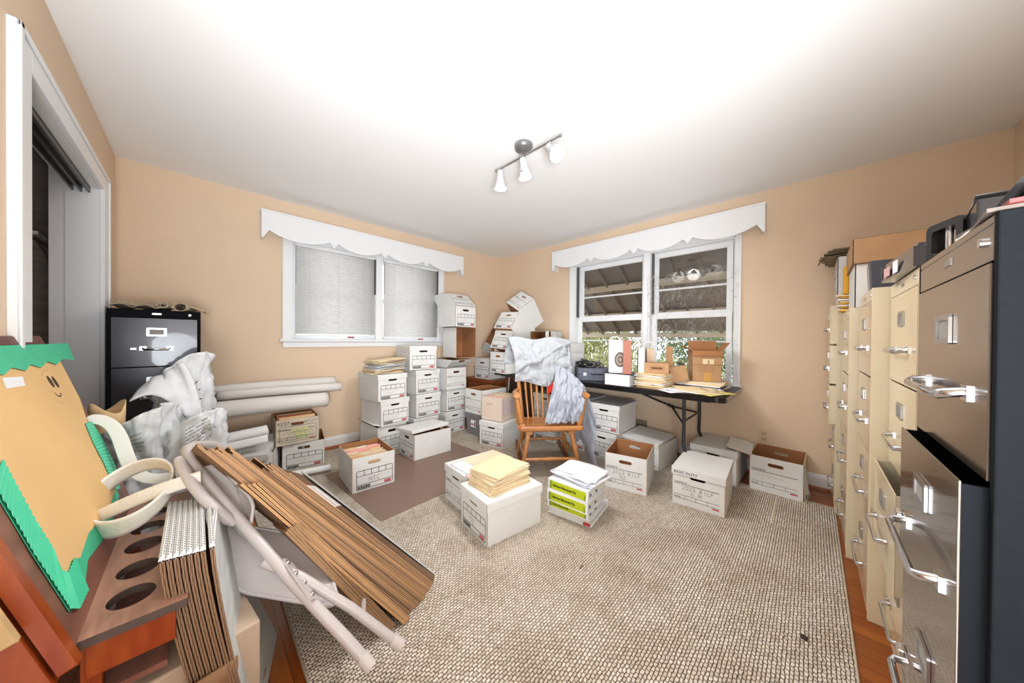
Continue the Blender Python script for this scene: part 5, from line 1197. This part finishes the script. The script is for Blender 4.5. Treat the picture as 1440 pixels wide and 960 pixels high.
# corrugated strips: top border, left edge, right edge
def corr(path_in, path_out, n, name):
    q = MB(); rows = []
    for i in range(n+1):
        f = i/n
        def at(P):
            x = f*(len(P)-1); k = min(int(x), len(P)-2); r_ = x-k; return (P[k][0]*(1-r_)+P[k+1][0]*r_, P[k][1]*(1-r_)+P[k+1][1]*r_)
        a, b_ = at(path_in), at(path_out); z = .0055+(.002 if i % 2 else 0)
        rows += [(a[0], a[1], z), (b_[0], b_[1], z)]
    q.add(rows, [(2*i, 2*i+1, 2*i+3, 2*i+2) for i in range(n)], [i % 2 for i in range(n)], BM, False); return q.build(name, [gr, grl], po, solid=.0012)
corr([(1.285,.392), (1.262,.32), (1.24,.245), (1.228,.175), (1.20,.128), (1.215,.108), (1.285,.112)], [(1.20,.36), (1.18,.27), (1.160,.20), (1.150,.12), (1.140,.06), (1.165,.038), (1.245,.036)], 60, 'corrugated_border')
corr([(1.905,.345), (1.86,.27), (1.835,.19), (1.785,.10)], [(1.985,.335), (1.975,.26), (1.925,.15), (1.83,.085)], 44, 'corrugated_border')
sc = [(1.10,.655), (2.285,.650)]; low = []
x = 2.26; low.append((2.235, .575))
xs = [2.10, 1.99, 1.92, 1.83, 1.76, 1.70, 1.62, 1.55, 1.47, 1.40, 1.32, 1.24, 1.18]
for i, xx in enumerate(xs): low.append((xx, .588-.016*(i % 2)))
MB().plate([(1.18,.655)]+low[::-1]+[(2.285,.650)], [], .0012, Z_(.0075), (0,0,0)).build('scalloped_top_border', gr, po)
q = MB()
for cx, cy, rx, ry in ((1.845, .520, .014, .022), (1.885, .514, .014, .022)): q.plate([(cx+rx*math.cos(2*PI*k/14), cy+ry*math.sin(2*PI*k/14)) for k in range(14)], [], .0003, Z_(.0045), (0,0,0))
q.strokes([[(1.815, .482), (1.83, .468), (1.85, .464), (1.868, .474)]], .004, Z_(.0), 0, .0045); q.strokes([[(1.80, .545), (1.83, .558), (1.88, .560), (1.925, .54)], [(1.80, .545), (1.79, .50), (1.80, .45), (1.84, .44)]], .0012, Z_(0), 1, .0044)
q.build('drawn_face', [mat('brown_marker', (70, 48, 36), .7), mat('faint_brown', (190, 146, 96), .8)], po)
MB().plate([(1.522,.536), (1.64,.530), (1.661,.557), (1.539,.566)], [], .0005, Z_(.0046), (0,0,0)).build('white_label', paper, po)
# beige box below the tray
bb = thing('cardboard_box', 'scuffed beige carton on the floor below the easel tray', 'box', (.00, 1.42, 0), (0, 0, R(8)))
q = MB(); q.box((-.15, -.26, 0), (.10, .26, .30)); q.build('body', mat('scuffed_beige', (196, 172, 148), .8, noise_amt=.12, nscale=10), bb, bevel=.006)

# ------------------------------------------------------------------ flattened cardboard bundles
def corr_mat(name, rgb, dark):
    m = bpy.data.materials.new(name); m.use_nodes = True; nt = m.node_tree; b = nt.nodes['Principled BSDF']; b.inputs['Roughness'].default_value = .9
    tc = nt.nodes.new('ShaderNodeTexCoord'); w = nt.nodes.new('ShaderNodeTexWave'); w.inputs['Scale'].default_value = 90; w.bands_direction = 'X'; w.inputs['Distortion'].default_value = .6
    nt.links.new(tc.outputs['Object'], w.inputs['Vector']); r = nt.nodes.new('ShaderNodeValToRGB'); r.color_ramp.elements[0].color = lin(dark)+(1,); r.color_ramp.elements[1].color = lin(rgb)+(1,); r.color_ramp.elements[0].position = .2; r.color_ramp.elements[1].position = .6
    nt.links.new(w.outputs[0], r.inputs[0]); nt.links.new(r.outputs[0], b.inputs['Base Color']); return m
edge1 = corr_mat('fluted_edge', (196, 156, 116), (140, 102, 70)); edge2 = mat('card_edge_brown', (182, 142, 104), .9, noise_amt=.12, nscale=20); edge3 = mat('card_edge_dark', (134, 106, 84), .9, noise_amt=.15, nscale=20); edge4 = mat('card_edge_orange', (206, 158, 108), .85, noise_amt=.06, nscale=10)
# sheets lean: upper edge from U (raised, left) to L (on the rug, right); sheet body hangs away from the viewer
def sheet(U, Lp, down, th, em, face_m, name='flattened_box', label='', group='', wobble=0.0, seed=0, notch=None, whiteband=None):
    U = Vector(U); Lp = Vector(Lp); ax = (Lp-U); L = ax.length; ax.normalize()
    dn = Vector(down); dn = (dn-ax*dn.dot(ax)); W_ = dn.length; dn.normalize(); nn = ax.cross(dn).normalized()
    M = Matrix((ax, dn, nn)).transposed().to_4x4(); M.translation = U
    q = MB(); n = 16
    def off(x): return wobble*math.sin(x/L*PI)
    def wd(x):
        z = U.z+ax.z*x; return max(.004, min(W_, (z-.012)/max(.05, -dn.z)))
    for layer in (0, 1):
        z0_ = layer*(th*.52); z1_ = z0_+th*.42
        for i in range(n):
            xa, xb = L*i/n, L*(i+1)/n; oa, ob_ = off(xa), off(xb); Wa, Wb = wd(xa), wd(xb)
            mi = 2 if whiteband and whiteband[0] <= (xa+xb)/2/L <= whiteband[1] else 0
            vs = [(xa, 0, z0_+oa), (xb, 0, z0_+ob_), (xb, Wb, z0_+ob_), (xa, Wa, z0_+oa), (xa, 0, z1_+oa), (xb, 0, z1_+ob_), (xb, Wb, z1_+ob_), (xa, Wa, z1_+oa)]
            q.add(vs, [(0,3,2,1), (4,5,6,7), (0,1,5,4), (1,2,6,5), (2,3,7,6), (3,0,4,7)], [1, 1, mi, 0, 1, 0])
    o = q.build(name, [em, face_m, white_ink])
    o.data.transform(Matrix.Identity(4)); o.matrix_world = M
    tag(o, label, 'flattened box', group); return o
kf = mat('kraft_face', (140, 104, 72), .85, noise_amt=.06, nscale=6)
rnd = random.Random(99)
def lerp(a, b, t): return tuple(a[i]+(b[i]-a[i])*t for i in range(3))
def group(UA, UB, LA, LB, n, edges, label, grp, width=.34, down=(.10, .26, -.26), stag=.05, whiteband=None, fill=.86):
    UA, UB, LA, LB = map(Vector, (UA, UB, LA, LB))
    ax = ((LA+LB)-(UA+UB)).normalized(); N = ((UB-UA)+(LB-LA))/2; 
    dn = Vector(down); dn = (dn-ax*dn.dot(ax)).normalized(); pitch = abs(N.dot(ax.cross(dn).normalized()))/max(1, n-1)
    for k in range(n):
        t_ = k/max(1, n-1); u_ = UA.lerp(UB, t_); l_ = LA.lerp(LB, t_); d = l_-u_
        u_ = u_+d*rnd.uniform(0, stag)
        sheet(u_, l_, dn*width, pitch*fill, edges[k % len(edges)], kf, label=label, group=grp, wobble=rnd.uniform(-.0015, .0015), whiteband=whiteband)
group((-.012, 1.405, .815), (.075, 1.455, .765), (.600, 1.175, .014), (.700, 1.200, .014), 15, [edge2, edge1, edge2, edge3, edge1, edge2, edge4], 'long brown flattened carton in the nearest bundle leaning on the folded chair', 'flattened boxes in the nearest bundle', stag=.05)
group((.085, 1.50, .735), (.225, 1.535, .640), (.705, 1.212, .014), (.765, 1.245, .014), 18, [edge2, edge4, edge3, edge2, edge1, edge3, edge2, edge3, edge4], 'brown flattened carton in the middle bundle of the leaning heap', 'flattened boxes in the middle bundle', stag=.10)
group((.240, 1.55, .61), (.335, 1.735, .505), (.768, 1.25, .014), (.792, 1.276, .014), 11, [edge3], 'flattened carton in the far bundle of the heap, dark edge with a white stretch', 'flattened boxes in the far bundle', stag=0, whiteband=(.12, .30), fill=.6)
sheet((.350, 1.755, .505), (.800, 1.287, .014), (.12, .22, -.20), .006, mat('white_card_grey', (206, 208, 206), .7, noise_amt=.08, nscale=10), mat('white_card_grey', (206, 208, 206), .7), label='outermost flattened box of the heap showing its pale grey printed face')
# big kraft sheets under the near group
group((.10, 1.33, .665), (.14, 1.345, .655), (.575, 1.145, .014), (.60, 1.152, .014), 4, [edge4, edge2], 'large brown flattened sheet just under the nearest bundle', 'flattened sheets under the nearest bundle', width=.25, stag=.02)
group((.20, 1.262, .505), (.245, 1.285, .50), (.505, 1.150, .014), (.545, 1.165, .014), 6, [edge1, edge2], 'lowest flattened brown carton of the heap beside the folding chair', 'lowest flattened boxes of the heap', width=.2, stag=.03)

# upright bundle of flattened perforated white boxes, left foreground
perf = mat('white_perforated', (232, 232, 230), .6)
for k in range(8):
    last = (k == 7)
    xt = -.064+.0118*k; xb_ = .035+.0118*k
    if last: xt, xb_ = .024, .11
    t = MB(); th = .0100
    y0_, y1_ = 1.13-.003*k, 1.50-.006*k; n = 10
    if last: y0_, y1_ = 1.115, 1.47
    for i in range(n):
        za, zb_ = .60*(1-i/n), .60*(1-(i+1)/n)
        def X_(z): g = 1-z/.60; return xt+(xb_-xt)*(g**1.25)
        def Xf(z): g = 1-z/.60; return (.045+.165*(g**1.2)) if last else X_(z)
        xa, xb2 = X_(za), X_(zb_); ga, gb2 = Xf(za), Xf(zb_)
        for lay in (0, 1):
            o_ = lay*th*.50; w_ = th*.40
            t.add([(xb2+o_, y0_, zb_), (xb2+o_+w_, y0_, zb_), (gb2+o_+w_, y1_, zb_), (gb2+o_, y1_, zb_), (xa+o_, y0_, za), (xa+o_+w_, y0_, za), (ga+o_+w_, y1_, za), (ga+o_, y1_, za)],
                  [(0,3,2,1), (4,5,6,7), (0,1,5,4), (1,2,6,5), (2,3,7,6), (3,0,4,7)], [2, 2, 0, 1 if last else 3, 0, 3])
    # white folded top edge
    t.tube([(xt+th*.47, y0_+(1 if not last else 0)*.0, .601), (xt+th*.47, y1_, .601)], .0058, 8, 2)
    o = t.build('flattened_box', [MC.get('fe') or corr_mat('fluted_edge_brown', (156, 122, 92), (112, 84, 62)), mat('white_scuffed_face', (206, 210, 208), .6, noise_amt=.12, nscale=7, stretch=(1,1,3)), perf, kf])
    MC['fe'] = o.data.materials[0]
    tag(o, 'flattened white carton on edge in the upright bundle beside the easel tray' if k < 7 else 'outer flattened carton of the upright bundle, its scuffed pale face turned to the room', 'flattened box', 'flattened boxes in the upright bundle' if k < 7 else None)
    pf = MB()
    for j in range(26):
        yy = y0_+.012+.0135*j
        for (dx, dy) in ((.0020, 0), (.0066, .006)): pf.box((xt+dx, yy+dy, .6060), (xt+dx+.0024, yy+dy+.005, .6072))
    pf.build('perforation', mat('grey_perforation', (130, 128, 126), .8), o)
bl = MB(); bl.grid(lambda u, v: (-.02+.10*u, 1.10+.02*u+.015*v, .27*(1-v)+.002), 8, 8); o = bl.build('flattened_box', kf, solid=.008); tag(o, 'bent brown cardboard flap folded out at the foot of the upright bundle', 'flattened box')

# ------------------------------------------------------------------ folding chair
beige_metal = mat('beige_enamel', (192, 183, 180), .38, noise_amt=.04, nscale=8, coat=.2)
fc = thing('folding_chair', 'beige metal folding chair lying folded against the cardboard heap', 'folding chair', (0, 0, 0))
Wd = Vector((view(-.168, .365, -.12))); F0 = view(-.427, .935, .145); T0 = view(-1.13, 1.06, .735)
H0 = F0.lerp(T0, .40)+Vector((0, 0, -.012))
foot2 = view(-.375, 1.045, .10)
tr = .0165
def sidep(off):
    B1_ = T0+Vector(off)
    return B1_
# main tube loop: near foot -> hinge -> near top, over to far top and down to far foot
Tn = T0; Tf = T0+Wd*.93; Ff = F0+Wd; Ff.z = max(Ff.z, .035)
up_ = (T0-F0).normalized()
mid_top = [Tn-up_*.10, Tn-up_*.03+Wd*.02, Tn+up_*.03+Wd*.12, Tn+up_*.05+Wd*.30, Tn+up_*.05+Wd*.65, Tf+up_*.02-Wd*.06, Tf-up_*.06, Tf-up_*.12]
pts = [F0, F0.lerp(T0, .12), F0.lerp(H0, .6), H0]+[H0.lerp(Tn, .25), H0.lerp(Tn, .5)]+mid_top+[H0+Wd, Ff]
MB().tube(pts, tr, 14).build('front_leg_tube', beige_metal, fc)
nrm_ = Wd.cross(up_).normalized(); 
if nrm_.z < 0: nrm_ = -nrm_
# rear legs
q = MB(); Hr = H0+up_*-.02-nrm_*.004+Vector((.02, .01, .012))
q.tube([H0+up_*.10+nrm_*-.02, Hr+up_*.0-Vector((0,0,.0)), Hr.lerp(foot2, .5)+Vector((0,0,.012)), foot2], .0150, 12); q.build('rear_leg', beige_metal, fc)
q = MB(); f2f = foot2+Wd*.92; f2f.z = max(.02, f2f.z); q.tube([H0+up_*.10+Wd*.92, f2f], .0135, 12); q.build('rear_leg', beige_metal, fc)
MB().tube([Hr.lerp(foot2, .62), Hr.lerp(foot2, .62)+Wd*.9], .009, 10).build('stretcher', beige_metal, fc)
q = MB(); Mh = Matrix((up_, nrm_.cross(up_), nrm_)).transposed().to_4x4(); Mh.translation = H0+nrm_*.020
q.plate(rrect(-.105, -.028, .065, .020, .012, 4), [], .004, Mh @ Matrix.Rotation(R(-14), 4, 'Z'), (0,0,0)); q.build('hinge_plate', beige_metal, fc, bevel=.001)
q = MB()
for x_, y_ in ((-.085, .012), (-.04, -.004), (.0, .002), (.045, -.008)): q.lathe([(.001, .006), (.005, .0055), (.0075, .003), (.0085, 0)], 12, 0, Mh @ Matrix.Translation((x_, y_, .0)))
q.build('rivet', chrome_dull, fc)
for p_, a_ in ((F0, (F0-F0.lerp(T0, .12)).normalized()), (foot2, (foot2-Hr).normalized())):
    MB().tube([p_-a_*.035, p_+a_*.006], tr+.002, 14).build('foot_cap', mat('beige_rubber', (202, 192, 186), .6), fc)
# backrest: curved panel with a rolled rim along the near tube; seat pan below it
def quad(P00, P10, P11, P01, u, v): return P00*(1-u)*(1-v)+P10*u*(1-v)+P11*u*v+P01*(1-u)*v
def panel(name, P, m, th, bulge, rr_, n=22):
    q = MB(); nn = (P[1]-P[0]).cross(P[3]-P[0]).normalized()
    out = rrect(0, 0, 1, 1, rr_, 6)
    vs = []
    rings = 8
    for k in range(rings+1):
        s_ = 1-k/rings*.999
        for x, y in out:
            u, v = .5+(x-.5)*s_, .5+(y-.5)*s_
            vs.append(quad(P[0], P[1], P[2], P[3], u, v)+nn*bulge*(1-s_**2))
    N_ = len(out); fs = [(k*N_+i, k*N_+(i+1) % N_, (k+1)*N_+(i+1) % N_, (k+1)*N_+i) for k in range(rings) for i in range(N_)]
    q.add(vs, fs, 0, None, True); o = q.build(name, m, fc, solid=th)
    r_ = MB(); r_.tube(vs[:N_], th*.8, 8, closed=True); r_.build(name+'_rim', m, o)
    return o
seat_m = mat('beige_seat_enamel', (204, 198, 198), .4, coat=.2)
def vp(px, py, D):   # metres right / up of the viewing corner at distance D
    return view((px-720)/F_PX*D, D, CAM_H-(py-480)/F_PX*D)
panel('backrest', [vp(272, 668, 1.08), vp(350, 770, 1.02), vp(358, 712, 1.05), vp(308, 660, 1.08)], beige_metal, .007, -.035, .18)
panel('seat_pan', [vp(292, 738, 1.06), vp(330, 838, 1.00), vp(480, 862, 1.03), vp(452, 765, 1.22)], seat_m, .009, .012, .16)
q = MB(); q.tube([H0.lerp(Tn, .46+.54*k/12)-Wd.normalized()*(.012+.042*math.sin(PI*k/12))-nrm_*.012 for k in range(13)], [.008]+[.016]*11+[.012], 12); q.build('backrest_rim', beige_metal, fc)

# ------------------------------------------------------------------ outside
struct(MB().box((XW+.14, -4, -.6), (30, 14, -.5)).build('ground', mat('pale_ground', (190, 186, 170), .9, noise_amt=.2, nscale=.6)))
aw = thing('window_awning', 'brown slatted metal awning outside the uncovered window', 'awning', (0, 0, 0))
awm = mat('brown_awning', (84, 72, 60), .55, noise_amt=.12, nscale=3); 
q = MB()
y = -1.2
while y < 4.8:
    w_ = .30; q.hexa([(XW+.16, y, 2.30), (XW+1.75, y, 1.30), (XW+1.75, y+w_, 1.30), (XW+.16, y+w_, 2.30)], [(XW+.16, y, 2.32), (XW+1.75, y, 1.32), (XW+1.75, y+w_, 1.32), (XW+.16, y+w_, 2.32)])
    q.hexa([(XW+.16, y+w_-.01, 2.24), (XW+1.75, y+w_-.01, 1.24), (XW+1.75, y+w_+.02, 1.24), (XW+.16, y+w_+.02, 2.24)], [(XW+.16, y+w_-.01, 2.31), (XW+1.75, y+w_-.01, 1.31), (XW+1.75, y+w_+.02, 1.31), (XW+.16, y+w_+.02, 2.31)]); y += .30
q.build('panels', awm, aw)
q = MB()
for f in (.35, .7, 1.0):
    x = XW+.16+1.59*f; z = 2.30-1.0*f; q.box((x-.02, -1.2, z-.10), (x+.02, 4.8, z-.02))
q.build('cross_bar', mat('awning_bar', (172, 158, 138), .5), aw)
rnd = random.Random(17)
def leaf_tree(label, cx, cy, cz, rx, ry, rz, n, m, droop=.5, seed=1, trunk=True, name='leafy_tree'):
    rr = random.Random(seed); t = thing(name, label, 'tree', (cx, cy, -.5)); q = MB()
    for i in range(n):
        th_ = rr.uniform(0, 2*PI); ph = rr.uniform(-1, 1); k = rr.random()**.4
        p = Vector((rx*k*math.cos(th_)*math.sqrt(1-ph*ph), ry*k*math.sin(th_)*math.sqrt(1-ph*ph), cz+.5+rz*k*ph))
        L = rr.uniform(.05, .12); d = Vector((rr.uniform(-1, 1)*.6, rr.uniform(-1, 1), rr.uniform(-1, .3)-droop)).normalized()
        s_ = d.cross(Vector((rr.uniform(-1,1), rr.uniform(-1,1), rr.uniform(-1,1)))).normalized()*L*.16
        q.add([p, p+d*L*.5+s_, p+d*L, p+d*L*.5-s_], [(0,1,2,3)])
    q.build('foliage', m, t)
    if trunk: MB().tube([(0, 0, 0), (.05, .05, (cz+.5)*.5), (0, 0, cz+.5)], [.12, .09, .04], 8).build('trunk', mat('bark', (96, 82, 66), .9), t)
lg = mat('yellow_green_leaf', (138, 138, 70), .6, noise_amt=.3, nscale=2); lg2 = mat('mid_green_leaf', (92, 112, 64), .6, noise_amt=.3, nscale=2); lg3 = mat('pale_leaf', (150, 152, 104), .6, noise_amt=.2, nscale=2)
leaf_tree('yellow-green willow-like tree outside, behind the left half of the window', 7.3, 4.35, 1.25, .85, 1.55, 1.15, 15000, lg, seed=2)
leaf_tree('green tree outside behind the cartons at the right half of the window', 7.4, 1.35, 1.2, .85, 1.3, .95, 10000, lg2, seed=3)
leaf_tree('pale-leaved shrub outside low behind the table', 5.85, 2.5, .45, .5, 1.7, .5, 5000, lg3, seed=4, droop=.2)
leaf_tree('dark green tree farther out beyond the awning', 10.5, .6, 1.6, 1.5, 2.0, 1.2, 5000, lg2, seed=5)
